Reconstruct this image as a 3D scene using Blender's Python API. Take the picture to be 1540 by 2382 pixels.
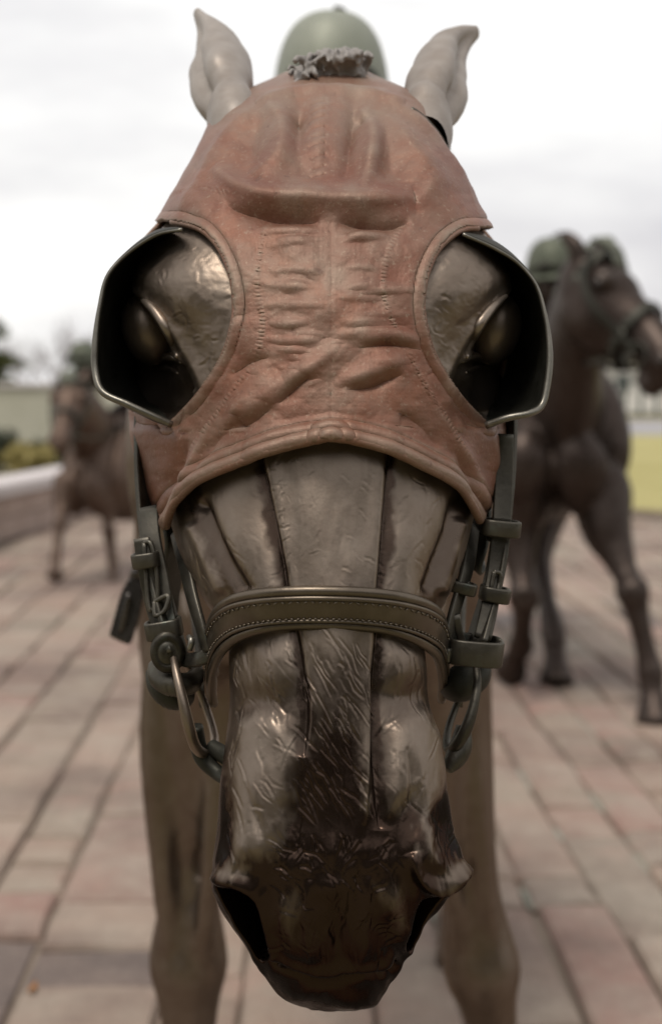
import bpy, bmesh, math, random
import numpy as np
from mathutils import Vector, Matrix, noise as mnoise
for o in list(bpy.data.objects): bpy.data.objects.remove(o)
scene = bpy.context.scene
R = math.radians
rng = np.random.default_rng(7)

# ------------------------------------------------------------------ camera, sky, sun, exposure
CAM_Z = 1.25
FPX = 50/36*2382.0                      # focal length in units of a 1540 x 2382 picture
PITCH = math.atan((1191-905)/FPX)
cd = bpy.data.cameras.new('camera'); cam = bpy.data.objects.new('camera', cd)
scene.collection.objects.link(cam); scene.camera = cam
cam.location = (0, 0, CAM_Z); cam.rotation_euler = (R(90)-PITCH, 0, 0)
cd.sensor_fit = 'VERTICAL'; cd.sensor_height = 36; cd.lens = 50
cd.clip_start = .05; cd.clip_end = 3000
cd.dof.use_dof = True; cd.dof.focus_distance = .87; cd.dof.aperture_fstop = 5.8

SUN_EL, SUN_AZ = R(66), R(-150)         # azimuth measured clockwise from +Y
world = bpy.data.worlds.new('World'); scene.world = world; world.use_nodes = True
wn = world.node_tree; wn.nodes.clear()
def wnode(t, **k):
    n = wn.nodes.new(t)
    for a, b in k.items(): setattr(n, a, b)
    return n
sky = wnode('ShaderNodeTexSky', sky_type='NISHITA', sun_disc=False)
sky.sun_elevation = SUN_EL; sky.sun_rotation = SUN_AZ; sky.dust_density = 4; sky.air_density = 1.2
tc = wnode('ShaderNodeTexCoord'); mp = wnode('ShaderNodeMapping'); mp.inputs['Scale'].default_value = (1, 1, 3.2)
mp.inputs['Location'].default_value = (.35, .1, .55)
nz = wnode('ShaderNodeTexNoise'); nz.inputs['Scale'].default_value = 2.1; nz.inputs['Detail'].default_value = 6; nz.inputs['Roughness'].default_value = .52
cr = wnode('ShaderNodeValToRGB')
cr.color_ramp.elements[0].position = .4; cr.color_ramp.elements[0].color = (5.5, 5.38, 5.55, 1)
cr.color_ramp.elements[1].position = .6; cr.color_ramp.elements[1].color = (8.4, 8.3, 8.1, 1)
mx = wnode('ShaderNodeMix', data_type='RGBA'); mx.inputs['Factor'].default_value = .93
bg = wnode('ShaderNodeBackground'); bg.inputs['Strength'].default_value = .1
wo = wnode('ShaderNodeOutputWorld')
L = wn.links.new
L(tc.outputs['Generated'], mp.inputs['Vector']); L(mp.outputs[0], nz.inputs['Vector']); L(nz.outputs['Fac'], cr.inputs[0])
L(sky.outputs[0], mx.inputs['A']); L(cr.outputs[0], mx.inputs['B']); L(mx.outputs['Result'], bg.inputs[0]); L(bg.outputs[0], wo.inputs[0])
sd = bpy.data.lights.new('sun', 'SUN'); sun = bpy.data.objects.new('sun', sd); scene.collection.objects.link(sun)
sd.energy = 1.5; sd.angle = R(16); sd.color = (1, .93, .85)
sdir = Vector((math.sin(SUN_AZ)*math.cos(SUN_EL), math.cos(SUN_AZ)*math.cos(SUN_EL), math.sin(SUN_EL)))
sun.rotation_euler = (-sdir).to_track_quat('-Z', 'Y').to_euler(); sun.location = sdir*30
vs = scene.view_settings; vs.view_transform = 'Standard'; vs.look = 'None'; vs.exposure = 0.46; vs.gamma = 1; vs.use_curve_mapping = False
try:
    scene.cycles.max_bounces = 6; scene.cycles.use_denoising = True
except Exception: pass

# ------------------------------------------------------------------ helpers
CP, SP = math.cos(PITCH), math.sin(PITCH)
def at(x, y, Y):
    """world point at picture position (x, y) of the 1540 x 2382 photograph and world depth Y (metres from the camera plane)"""
    a = (np.asarray(x, float)-770)/FPX; b = -(np.asarray(y, float)-1191)/FPX
    dy = CP + b*SP; dz = -SP + b*CP
    t = np.asarray(Y, float)/dy
    return np.stack(np.broadcast_arrays(a*t, dy*t, CAM_Z+dz*t), -1)
def V(x, y, Y): return Vector(at(x, y, Y))

def tag(o, label=None, cat=None, group=None, kind=None):
    if label: o['label'] = label
    if cat: o['category'] = cat
    if group: o['group'] = group
    if kind: o['kind'] = kind
    return o
def link(name, me, mat=None, parent=None, loc=None):
    o = bpy.data.objects.new(name, me); scene.collection.objects.link(o)
    if mat is not None and me is not None:
        for m in (mat if isinstance(mat, (list, tuple)) else [mat]): me.materials.append(m)
    if parent is not None:
        o.parent = parent
        q, off = parent, Vector((0, 0, 0))
        while q is not None: off += q.location; q = q.parent
        o.location = -off
    if loc is not None: o.location = loc
    return o
def empty(name, loc=(0, 0, 0)):
    o = bpy.data.objects.new(name, None); scene.collection.objects.link(o); o.location = loc; o.empty_display_size = .1
    return o
def mesh_np(name, Vt, F, smooth=True):
    """Vt (n,3), F (m,k)"""
    me = bpy.data.meshes.new(name); Vt = np.ascontiguousarray(Vt, np.float32); F = np.ascontiguousarray(F, np.int32)
    m, k = F.shape
    me.vertices.add(len(Vt)); me.vertices.foreach_set('co', Vt.ravel())
    me.loops.add(m*k); me.loops.foreach_set('vertex_index', F.ravel())
    me.polygons.add(m); me.polygons.foreach_set('loop_start', np.arange(0, m*k, k, dtype=np.int32))
    me.polygons.foreach_set('loop_total', np.full(m, k, np.int32))
    me.polygons.foreach_set('use_smooth', np.full(m, smooth, bool))
    me.update(calc_edges=True); me.validate()
    return me
def gridf(ny, nx, wrap=False, mask=None, flip=False):
    i, j = np.meshgrid(np.arange(ny-1), np.arange(nx if wrap else nx-1), indexing='ij')
    j2 = (j+1) % nx
    F = np.stack([i*nx+j, i*nx+j2, (i+1)*nx+j2, (i+1)*nx+j], -1)
    if flip: F = F[..., ::-1]
    if mask is not None: F = F[mask]
    return F.reshape(-1, 4)
def compact(Vt, F):
    u, inv = np.unique(F.ravel(), return_inverse=True)
    return Vt[u], inv.reshape(F.shape)
class Geo:
    """collects shapes for ONE part"""
    def __init__(s): s.v = []; s.f3 = []; s.f4 = []; s.n = 0
    def add(s, Vt, F):
        F = np.asarray(F) + s.n
        (s.f4 if F.shape[1] == 4 else s.f3).append(F); s.v.append(np.asarray(Vt, float)); s.n += len(Vt)
    def build(s, name, mat, parent=None, smooth=True, loc=None):
        Vt = np.concatenate(s.v); fs = [f for f in s.f4]
        for f in s.f3: fs.append(np.concatenate([f, f[:, :1]], 1))
        bm = None
        quads = np.concatenate(s.f4) if s.f4 else np.zeros((0, 4), int); tris = np.concatenate(s.f3) if s.f3 else np.zeros((0, 3), int)
        me = bpy.data.meshes.new(name)
        nl = len(quads)*4+len(tris)*3
        me.vertices.add(len(Vt)); me.vertices.foreach_set('co', np.ascontiguousarray(Vt, np.float32).ravel())
        me.loops.add(nl); me.loops.foreach_set('vertex_index', np.concatenate([quads.ravel(), tris.ravel()]).astype(np.int32))
        m = len(quads)+len(tris); me.polygons.add(m)
        tot = np.concatenate([np.full(len(quads), 4), np.full(len(tris), 3)]).astype(np.int32)
        me.polygons.foreach_set('loop_start', np.concatenate([[0], np.cumsum(tot)[:-1]]).astype(np.int32)); me.polygons.foreach_set('loop_total', tot)
        me.polygons.foreach_set('use_smooth', np.full(m, smooth, bool))
        me.update(calc_edges=True); me.validate()
        return link(name, me, mat, parent, loc)
def smoothpath(pts, n):
    """Catmull-Rom resample of control rows (any width) to n rows, by chord length"""
    P = np.asarray(pts, float)
    if len(P) == 2: return P[0]+(P[1]-P[0])*np.linspace(0, 1, n)[:, None]
    d = np.sqrt(((P[1:, :3]-P[:-1, :3])**2).sum(1))**.5+1e-6
    t = np.concatenate([[0], np.cumsum(d)]); tt = np.linspace(0, t[-1], n)
    return hermite(t, P, tt)
def hermite(t, P, tt, mono=False):
    P = np.asarray(P, float); t = np.asarray(t, float)
    h = np.diff(t); sl = (P[1:]-P[:-1])/h.reshape((-1,)+(1,)*(P.ndim-1))
    m = np.zeros_like(P); m[0] = sl[0]; m[-1] = sl[-1]
    hh = h.reshape((-1,)+(1,)*(P.ndim-1))
    if mono:
        a, b = sl[:-1], sl[1:]; w1 = 2*hh[1:]+hh[:-1]; w2 = hh[1:]+2*hh[:-1]
        with np.errstate(divide='ignore', invalid='ignore'):
            q = (w1+w2)/(w1/a+w2/b)
        m[1:-1] = np.where(a*b > 0, q, 0)
    else:
        m[1:-1] = (sl[:-1]*hh[1:]+sl[1:]*hh[:-1])/(hh[1:]+hh[:-1])
    k = np.clip(np.searchsorted(t, tt, 'right')-1, 0, len(t)-2)
    u = ((tt-t[k])/h[k]).reshape((-1,)+(1,)*(P.ndim-1)); H = h[k].reshape(u.shape)
    return (2*u**3-3*u**2+1)*P[k]+(u**3-2*u**2+u)*H*m[k]+(-2*u**3+3*u**2)*P[k+1]+(u**3-u**2)*H*m[k+1]
def frames(P, up=(1, 0, 0)):
    T = np.gradient(P, axis=0); T /= np.linalg.norm(T, axis=1)[:, None]+1e-12
    A = np.broadcast_to(np.asarray(up, float), P.shape) if np.ndim(up) == 1 else np.asarray(up, float)
    A = A-T*(A*T).sum(1)[:, None]; A /= np.linalg.norm(A, axis=1)[:, None]+1e-12
    B = np.cross(T, A)
    return T, A, B
def tube(g, pts, r=None, n=12, seg=None, up=(1, 0, 0), cap=True, res=None):
    """pts rows x,y,z[,ra[,rb]]: swept ellipse; ra along `up`, rb across"""
    P = np.asarray(pts, float)
    if P.shape[1] == 3: P = np.concatenate([P, np.full((len(P), 1), r)], 1)
    if P.shape[1] == 4: P = np.concatenate([P, P[:, 3:4]], 1)
    if seg: P = smoothpath(P, seg)
    T, A, B = frames(P[:, :3], up)
    th = np.linspace(0, 2*math.pi, n, endpoint=False)
    ring = P[:, None, :3]+A[:, None]*(np.cos(th)[None, :, None]*P[:, 3][:, None, None])+B[:, None]*(np.sin(th)[None, :, None]*P[:, 4][:, None, None])
    Vt = ring.reshape(-1, 3); m = len(P)
    F = gridf(m, n, True)
    if cap:
        Vt = np.concatenate([Vt, P[:1, :3], P[-1:, :3]]); c0, c1 = m*n, m*n+1
        j = np.arange(n); j2 = (j+1) % n
        g.add(Vt, F); base = g.n-len(Vt)
        g.f3.append(np.stack([np.full(n, c0), j2, j], 1)+base); g.f3.append(np.stack([np.full(n, c1), (m-1)*n+j, (m-1)*n+j2], 1)+base)
    else: g.add(Vt, F)
def sweep(g, pts, profile, up, seg=None, closed=True):
    """sweep a 2-D profile [(a,b)..] along pts; a along `up` (per-point or fixed), b along tangent x up"""
    P = np.asarray(pts, float)
    U = None
    if np.ndim(up) == 2: U = np.asarray(up, float)
    if seg:
        if U is not None: Q = smoothpath(np.concatenate([P, U], 1), seg); P, U = Q[:, :3], Q[:, 3:]
        else: P = smoothpath(P, seg)
    T, A, B = frames(P, up if U is None else U)
    pr = np.asarray(profile, float); n = len(pr)
    ring = P[:, None]+A[:, None]*pr[None, :, 0:1]+B[:, None]*pr[None, :, 1:2]
    m = len(P); g.add(ring.reshape(-1, 3), gridf(m, n, True))
    base = g.n-m*n
    for e, row in ((0, 0), (1, m-1)):
        c = np.arange(1, n-1); f = np.stack([np.zeros(n-2, int), c, c+1], 1)+row*n+base
        g.f3.append(f if e else f[:, ::-1])
def rbox(hx, hy, b=.15):
    """rounded rectangle profile"""
    c = min(hx, hy)*b*2; out = []
    for sx, sy, a0 in ((1, 1, 0), (-1, 1, 90), (-1, -1, 180), (1, -1, 270)):
        for k in range(3):
            a = R(a0+45*k); out.append((sx*(hx-c)+c*math.cos(a), sy*(hy-c)+c*math.sin(a)))
    return out
def boxv(g, c, h, rot=None):
    """box, centre c, half size h"""
    s = np.array([[-1,-1,-1],[1,-1,-1],[1,1,-1],[-1,1,-1],[-1,-1,1],[1,-1,1],[1,1,1],[-1,1,1]], float)*np.asarray(h)
    if rot is not None: s = s@np.array(rot.to_3x3()).T
    g.add(s+np.asarray(c), np.array([[0,3,2,1],[4,5,6,7],[0,1,5,4],[1,2,6,5],[2,3,7,6],[3,0,4,7]]))
def blob(g, c, r, nu=20, nv=12, rot=None):
    u = np.linspace(0, 2*math.pi, nu, endpoint=False); v = np.linspace(0, math.pi, nv)[1:-1]
    P = np.stack([np.outer(np.sin(v), np.cos(u)), np.outer(np.sin(v), np.sin(u)), np.outer(np.cos(v), np.ones(nu))], -1).reshape(-1, 3)
    P = np.concatenate([P, [[0, 0, 1], [0, 0, -1]]])*np.asarray(r, float)
    if rot is not None: P = P@np.array(rot.to_3x3()).T
    P = P+np.asarray(c, float); m = nv-2
    g.add(P, gridf(m, nu, True)); base = g.n-len(P)
    j = np.arange(nu); j2 = (j+1) % nu
    g.f3.append(np.stack([np.full(nu, m*nu), j, j2], 1)+base); g.f3.append(np.stack([np.full(nu, m*nu+1), (m-1)*nu+j2, (m-1)*nu+j], 1)+base)
def segdist(X, Y, pts):
    """distance to a polyline and the 0..1 position along it"""
    best = np.full(X.shape, 1e9); tb = np.zeros(X.shape); n = len(pts)-1
    for k in range(n):
        (x0, y0), (x1, y1) = pts[k][:2], pts[k+1][:2]; dx, dy = x1-x0, y1-y0; q = dx*dx+dy*dy+1e-9
        t = np.clip(((X-x0)*dx+(Y-y0)*dy)/q, 0, 1); d = np.hypot(X-x0-t*dx, Y-y0-t*dy)
        m = d < best; best = np.where(m, d, best); tb = np.where(m, (k+t)/n, tb)
    return best, tb
def inside(X, Y, poly):
    """signed distance-like: >0 inside polygon"""
    c = np.zeros(X.shape, bool); n = len(poly)
    for k in range(n):
        x0, y0 = poly[k]; x1, y1 = poly[(k+1) % n]
        if y0 == y1: continue
        c ^= ((y0 > Y) != (y1 > Y)) & (X < (x1-x0)*(Y-y0)/(y1-y0)+x0)
    d, _ = segdist(X, Y, list(poly)+[poly[0]])
    return np.where(c, d, -d)
def sstep(a, b, x):
    t = np.clip((x-a)/(b-a), 0, 1); return t*t*(3-2*t)
def spl(pts, n=40):
    return [tuple(p) for p in smoothpath([(p[0], p[1], 0) for p in pts], n)[:, :2]]
def vnoise(X, Y, sx, sy, seed=0):
    """smooth lattice noise -1..1 over arrays"""
    g = np.random.default_rng(seed).uniform(-1, 1, (64, 64))
    x = X/sx; y = Y/sy; i = np.floor(x).astype(int); j = np.floor(y).astype(int); u = x-i; v = y-j
    u = u*u*(3-2*u); v = v*v*(3-2*v); i0, j0, i1, j1 = i % 64, j % 64, (i+1) % 64, (j+1) % 64
    return (g[i0, j0]*(1-u)+g[i1, j0]*u)*(1-v)+(g[i0, j1]*(1-u)+g[i1, j1]*u)*v

# ------------------------------------------------------------------ materials
def mat(name, build):
    m = bpy.data.materials.new(name); m.use_nodes = True; nt = m.node_tree; nt.nodes.clear()
    out = nt.nodes.new('ShaderNodeOutputMaterial'); p = nt.nodes.new('ShaderNodeBsdfPrincipled'); nt.links.new(p.outputs[0], out.inputs[0])
    class N: pass
    h = N(); h.nt = nt; h.p = p; h.l = nt.links.new
    def node(t, inp=None, **k):
        n = nt.nodes.new(t)
        for a, b in k.items(): setattr(n, a, b)
        for a, b in (inp or {}).items():
            if hasattr(b, 'is_output'): nt.links.new(b, n.inputs[a])
            else: n.inputs[a].default_value = b
        return n
    h.node = node
    h.co = node('ShaderNodeTexCoord').outputs['Object']
    def noise(scale, detail=4, rough=.55, vec=None, stretch=None, dist=0):
        v = vec or h.co
        if stretch: v = node('ShaderNodeMapping', {'Vector': v, 'Scale': stretch}).outputs[0]
        return node('ShaderNodeTexNoise', {'Vector': v, 'Scale': scale, 'Detail': detail, 'Roughness': rough, 'Distortion': dist}).outputs['Fac']
    h.noise = noise
    def ramp(fac, a, b, ca=(0, 0, 0, 1), cb=(1, 1, 1, 1)):
        n = node('ShaderNodeValToRGB', {'Fac': fac}); e = n.color_ramp.elements
        e[0].position = a; e[0].color = tuple(ca)+(1,)*(4-len(ca)); e[1].position = b; e[1].color = tuple(cb)+(1,)*(4-len(cb)); return n.outputs[0]
    h.ramp = ramp
    def mix(f, a, b, mode='MIX'):
        n = node('ShaderNodeMix', data_type='RGBA', blend_type=mode)
        for k, v in (('Factor', f), ('A', a), ('B', b)):
            if hasattr(v, 'is_output'): nt.links.new(v, n.inputs[k])
            else: n.inputs[k].default_value = v if k == 'Factor' else tuple(v)+(1,)*(4-len(v))
        return n.outputs['Result']
    h.mix = mix
    def math_(op, a, b=0, c=0):
        n = node('ShaderNodeMath', operation=op)
        for i, v in enumerate((a, b, c)):
            if hasattr(v, 'is_output'): nt.links.new(v, n.inputs[i])
            else: n.inputs[i].default_value = v
        return n.outputs[0]
    h.math = math_
    def bump(height, strength=.3, dist=.002, normal=None):
        n = node('ShaderNodeBump', {'Height': height, 'Strength': strength, 'Distance': dist})
        if normal is not None: nt.links.new(normal, n.inputs['Normal'])
        return n.outputs[0]
    h.bump = bump
    def setp(**k):
        for a, b in k.items():
            s = p.inputs[a.replace('_', ' ')]
            if hasattr(b, 'is_output'): nt.links.new(b, s)
            else: s.default_value = tuple(b)+(1,)*(4-len(b)) if isinstance(b, tuple) else b
    h.setp = setp
    build(h); return m

def bronze(name, dark, mid, pale, metal=.75, rough=(.3, .5), grain=1.0, muzzle=False, green=None):
    def b(h):
        n1 = h.noise(9, 5, .6); n2 = h.noise(55, 4, .6); n3 = h.noise(260, 3, .6)
        c = h.mix(h.ramp(n1, .25, .75), dark, mid)
        c = h.mix(h.math('MULTIPLY', h.ramp(n2, .42, .8), .3), c, pale)
        if green: c = h.mix(h.math('MULTIPLY', h.ramp(h.noise(45, 6, .7), .56, .7), .6), c, green)
        geo = h.node('ShaderNodeNewGeometry').outputs['Pointiness']
        c = h.mix(h.math('MULTIPLY', h.ramp(geo, .52, .6), .5), c, pale)
        if not muzzle: h.setp(Specular_Tint=(.5, .48, .45))
        if muzzle:
            at_ = h.node('ShaderNodeAttribute', attribute_name='patina_light').outputs['Fac']
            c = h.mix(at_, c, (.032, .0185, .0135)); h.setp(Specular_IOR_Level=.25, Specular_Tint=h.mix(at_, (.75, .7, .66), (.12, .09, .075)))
        h.setp(Base_Color=c, Metallic=metal, Roughness=h.node('ShaderNodeMapRange', {'Value': n2, 'From Min': .3, 'From Max': .7, 'To Min': rough[0], 'To Max': rough[1]}).outputs[0] if not muzzle else h.math('SUBTRACT', h.node('ShaderNodeMapRange', {'Value': n2, 'From Min': .3, 'From Max': .7, 'To Min': rough[0], 'To Max': rough[1]}).outputs[0], h.math('MULTIPLY', at_, .17)))
        nb = h.bump(n3, .16*grain, .0008)
        nb = h.bump(h.noise(110, 3, .6, stretch=(1, 1, .18)), .16*grain, .0012, nb)
        h.setp(Normal=nb)
    return mat(name, b)
M = {}
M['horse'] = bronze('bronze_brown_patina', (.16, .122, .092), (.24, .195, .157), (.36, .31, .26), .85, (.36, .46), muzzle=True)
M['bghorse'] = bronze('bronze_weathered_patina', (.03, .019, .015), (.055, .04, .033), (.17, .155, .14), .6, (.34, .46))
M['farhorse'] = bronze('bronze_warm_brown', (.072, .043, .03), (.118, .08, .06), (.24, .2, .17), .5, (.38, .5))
M['tack'] = bronze('bronze_green_tack', (.026, .023, .018), (.066, .060, .048), (.2, .185, .155), .75, (.34, .5), 1.6, green=(.10, .13, .112))
M['band'] = bronze('bronze_noseband', (.07, .055, .041), (.12, .097, .075), (.25, .21, .165), .75, (.28, .4), .8)
M['cup'] = bronze('bronze_black_cup', (.02, .02, .016), (.036, .035, .028), (.09, .09, .075), .5, (.4, .6))
M['rim'] = bronze('bronze_cup_rim', (.09, .085, .07), (.17, .16, .135), (.34, .32, .28), .8, (.28, .42))
M['helmet'] = bronze('bronze_green_helmet', (.22, .235, .19), (.29, .305, .25), (.38, .39, .34), .2, (.45, .6), .4)
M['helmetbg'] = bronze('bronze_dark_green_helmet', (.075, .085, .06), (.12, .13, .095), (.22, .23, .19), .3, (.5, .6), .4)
M['eye'] = bronze('bronze_eye', (.04, .036, .033), (.07, .062, .058), (.14, .13, .12), .8, (.22, .32), .3)
M['ear'] = bronze('bronze_grey_ear', (.24, .195, .16), (.42, .385, .35), (.58, .55, .52), .45, (.38, .52), 1.0)
M['tuft'] = bronze('bronze_pale_tuft', (.19, .172, .158), (.3, .28, .265), (.44, .42, .4), .15, (.6, .75), 1.0)
def hoodmat(h):
    n1 = h.noise(7, 5, .6); n2 = h.noise(38, 5, .65); n3 = h.noise(420, 2, .5)
    c = h.mix(h.ramp(n1, .32, .68), (.158, .060, .036), (.212, .102, .066))
    geo = h.node('ShaderNodeNewGeometry').outputs['Pointiness']
    grey = h.node('ShaderNodeAttribute', attribute_name='patina_light').outputs['Fac']
    k = h.math('MULTIPLY', h.math('ADD', h.math('ADD', h.math('MULTIPLY', h.ramp(n2, .42, .75), .25), h.math('MULTIPLY', h.ramp(geo, .5, .57), .45)), h.math('MULTIPLY', grey, .6)), .95)
    c = h.mix(h.math('MINIMUM', k, 1.0), c, (.272, .21, .158))
    c = h.mix(h.math('MULTIPLY', h.ramp(h.noise(120, 4, .7), .62, .72), .6), c, (.10, .05, .036)); c = h.mix(h.math('MULTIPLY', h.ramp(h.noise(22, 6, .7), .5, .66), .5), c, (.25, .105, .06)); c = h.mix(h.math('MULTIPLY', h.ramp(h.noise(300, 3, .7), .58, .7), .4), c, (.35, .27, .2))
    wv = h.node('ShaderNodeTexWave', {'Vector': h.co, 'Scale': 400.0, 'Distortion': 1.0, 'Detail': 1.0}, bands_direction='X').outputs['Fac']
    wz = h.node('ShaderNodeTexWave', {'Vector': h.co, 'Scale': 400.0, 'Distortion': 1.0, 'Detail': 1.0}, bands_direction='Z').outputs['Fac']
    nb = h.bump(h.math('ADD', wv, wz), .16, .0005)
    nb = h.bump(n3, .3, .0008, nb); nb = h.bump(n2, .25, .002, nb)
    h.setp(Base_Color=c, Metallic=.3, Roughness=.5, Specular_IOR_Level=.35, Normal=nb)
M['hood'] = mat('bronze_terracotta_hood', hoodmat)

# ------------------------------------------------------------------ main horse: head surface (loft through traced sections)
YM = np.array([(150,1.15),(178,1.10),(205,1.065),(235,1.03),(320,.978),(420,.935),(540,.905),(700,.878),(900,.86),(1100,.846),(1400,.823),
    (1700,.803),(1900,.790),(2030,.782),(2150,.786),(2230,.798),(2290,.818),(2330,.842),(2350,.865)])
CX = np.array([(150,770),(400,769),(700,768),(1000,769),(1300,772),(1500,776),(1800,786),(2040,794),(2120,784),(2200,779),(2350,777)], float)
CAGE = {  # picture row: (half width, drop in cm) from the midline outwards and round to the back
160: [(6,.2),(12,.5),(18,1),(23,2),(26,3),(24,5),(16,8),10],
178: [(18,.3),(34,.8),(48,1.8),(60,3),(66,5),(62,8),(40,11),13],
205: [(36,.25),(66,.8),(92,1.8),(112,3.6),(122,6),(114,9),(74,13),15],
235: [(66,.2),(116,.7),(150,1.7),(172,3.4),(184,6),(174,10),(110,14),16],
275: [(86,.2),(148,.7),(196,1.9),(226,4),(240,7),(226,11),(140,16),18],
320: [(94,.2),(160,.7),(210,2),(242,4.5),(254,7.5),(240,12),(160,18),20],
420: [(104,.2),(180,.8),(244,2.3),(286,5),(303,8),(290,13),(190,20),22],
520: [(108,.2),(200,.8),(282,2.2),(332,4.5),(354,8),(346,14),(220,22),24],
600: [(110,.25),(216,.9),(308,2.4),(372,5),(402,8.5),(405,15),(250,23),25],
680: [(105,.3),(215,1),(315,2.6),(385,5.2),(422,8.5),(418,15),(270,24),26],
760: [(100,.3),(205,1.1),(305,3.2),(375,6),(412,9.5),(420,15),(280,24),26],
850: [(95,.3),(195,1.2),(292,3.8),(365,7),(403,10),(418,15),(280,23),25],
980: [(90,.3),(180,1.2),(270,4),(350,7.5),(396,10.5),(408,15),(270,21),23],
1100:[(85,.3),(160,1),(250,3.8),(330,7.5),(376,10.5),(385,14),(250,19),21],
1200:[(80,.3),(148,.9),(238,3.4),(310,6.5),(345,9.5),(345,13),(220,17),18.5],
1300:[(78,.3),(138,.8),(222,3),(290,6),(322,8.5),(310,12),(180,15),16.5],
1400:[(72,.3),(125,.8),(200,2.6),(252,5),(276,7.5),(260,10.5),(150,13.5),15],
1490:[(62,.3),(108,.8),(168,2.4),(205,4.2),(222,6.5),(215,9),(130,12),13],
1600:[(58,.3),(102,.8),(166,2.2),(208,4),(226,6),(215,8.5),(130,11),12],
1700:[(56,.3),(100,.7),(172,1.8),(215,3.5),(237,5.5),(225,8.5),(130,11),12],
1800:[(55,.25),(102,.6),(182,1.5),(232,3),(256,5),(240,8),(140,11),12],
1900:[(60,.25),(112,.6),(198,1.4),(250,2.8),(274,4.8),(255,8),(150,11),12],
1990:[(65,.25),(125,.6),(215,1.3),(270,2.5),(294,4.5),(270,7.5),(160,10.5),11.5],
2040:[(65,.25),(125,.7),(215,1.4),(272,2.6),(298,4.4),(272,7),(160,10),11],
2100:[(62,.3),(118,.8),(190,1.8),(238,3.2),(262,4.6),(255,7),(150,9.5),10.5],
2200:[(54,.3),(102,.9),(156,2.1),(186,3.6),(199,4.6),(185,7),(125,9),10],
2270:[(48,.4),(90,1),(126,2),(146,3.3),(154,4.2),(142,6),(100,8),9],
2320:[(38,.4),(68,1),(92,1.9),(104,2.8),(109,3.6),(105,5),(60,6.5),7.5],
2350:[(14,.4),(26,.8),(36,1.3),(42,1.8),(45,2.4),(40,3.4),(24,4.5),5]}
YAW = math.tan(R(3.5))
def cage_arrays(seg_front=30, seg_back=8, step=2.6):
    ys = sorted(CAGE); C = []
    for y in ys:
        r = CAGE[y]; C.append([(0, 0)]+[tuple(q) for q in r[:7]]+[(0, r[7])])
    C = np.array(C, float)                        # rows, 9, 2
    yy = np.arange(160, 2350.01, step); Cr = hermite(np.array(ys, float), C, yy, mono=True)
    # columns: Catmull-Rom with mirror ends
    Cm = np.concatenate([Cr[:, 1:2]*np.array([-1, 1]), Cr, Cr[:, -2:-1]*np.array([-1, 1])], 1)
    tt = np.concatenate([np.linspace(0, 5.5, int(5.5*seg_front), endpoint=False), np.linspace(5.5, 8, int(2.5*seg_back)+1)])
    H = hermite(np.arange(-1., 10.), np.moveaxis(Cm, 1, 0), tt)   # cols, rows, 2
    return yy, tt, np.moveaxis(H, 0, 1)           # rows, cols, 2
def head_points(yy, tt, HD):
    """full ring: right side 0..8 then left side back to 0.  returns px X, px Y, T (signed column), world P"""
    h = HD[..., 0]; d = HD[..., 1]/100
    hf = np.concatenate([h, -h[:, -2:0:-1]], 1); df = np.concatenate([d, d[:, -2:0:-1]], 1)
    T = np.concatenate([tt, -tt[-2:0:-1]])
    cx = hermite(CX[:, 0], CX[:, 1], yy); ym = hermite(YM[:, 0], YM[:, 1], yy)
    # half widths were traced as seen, so they go through the perspective at their own depth
    X = cx[:, None]+hf; Y = np.broadcast_to(yy[:, None], X.shape); D = ym[:, None]+df
    P = at(X, Y, D); P[..., 0] -= YAW*df
    return X, Y, np.broadcast_to(T, X.shape), P
def grid_normals(P, wrap=True):
    if wrap: du = np.roll(P, -1, 1)-np.roll(P, 1, 1)
    else: du = np.gradient(P, axis=1)
    dv = np.gradient(P, axis=0); n = np.cross(du, dv); n /= np.linalg.norm(n, axis=-1, keepdims=True)+1e-12
    return n
def pxx(P):
    """picture x of world points"""
    z = P[..., 2]-CAM_Z; dep = P[..., 1]*CP-z*SP
    return 770+FPX*P[..., 0]/dep
def winside(X, Y, poly):
    out = np.full(X.shape, -1e3); k = window(X, Y, poly, 40)
    if k is not None: out[k[0], k[1]] = inside(X[k[0]][:, k[1]], Y[k[0]][:, k[1]], poly)
    return out
def bumpf(X, Y, xc, yc, rx, ry, ang=0):
    c, s = math.cos(R(ang)), math.sin(R(ang)); u = ((X-xc)*c+(Y-yc)*s)/rx; v = (-(X-xc)*s+(Y-yc)*c)/ry
    return np.exp(-(u*u+v*v))
def window(X, Y, pts, m):
    ys = Y[:, 0]; q = np.array([p[:2] for p in pts]); i0, i1 = np.searchsorted(ys, q[:, 1].min()-m), np.searchsorted(ys, q[:, 1].max()+m)
    if i1 <= i0: return None
    s = X[i0:i1:6]; c = np.where(((s > q[:, 0].min()-m-8) & (s < q[:, 0].max()+m+8)).any(0))[0]
    return (slice(i0, i1), c) if len(c) else None
def wdist(X, Y, pts, m, far=1e3):
    """polyline distance, evaluated only near the line"""
    D = np.full(X.shape, far); T = np.zeros(X.shape); w = window(X, Y, pts, m)
    if w is not None:
        d, t = segdist(X[w[0]][:, w[1]], Y[w[0]][:, w[1]], pts)
        D[w[0], w[1]] = d; T[w[0], w[1]] = t
    return D, T
def line(X, Y, pts, w, ends=.12):
    sp = spl(pts, 12) if len(pts) > 2 else pts; out = np.zeros(X.shape); k = window(X, Y, sp, 3*w)
    if k is None: return out
    d, t = segdist(X[k[0]][:, k[1]], Y[k[0]][:, k[1]], sp)
    out[k[0], k[1]] = np.exp(-(d/w)**2)*sstep(0, ends, t)*sstep(1, 1-ends, t)
    return out
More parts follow.
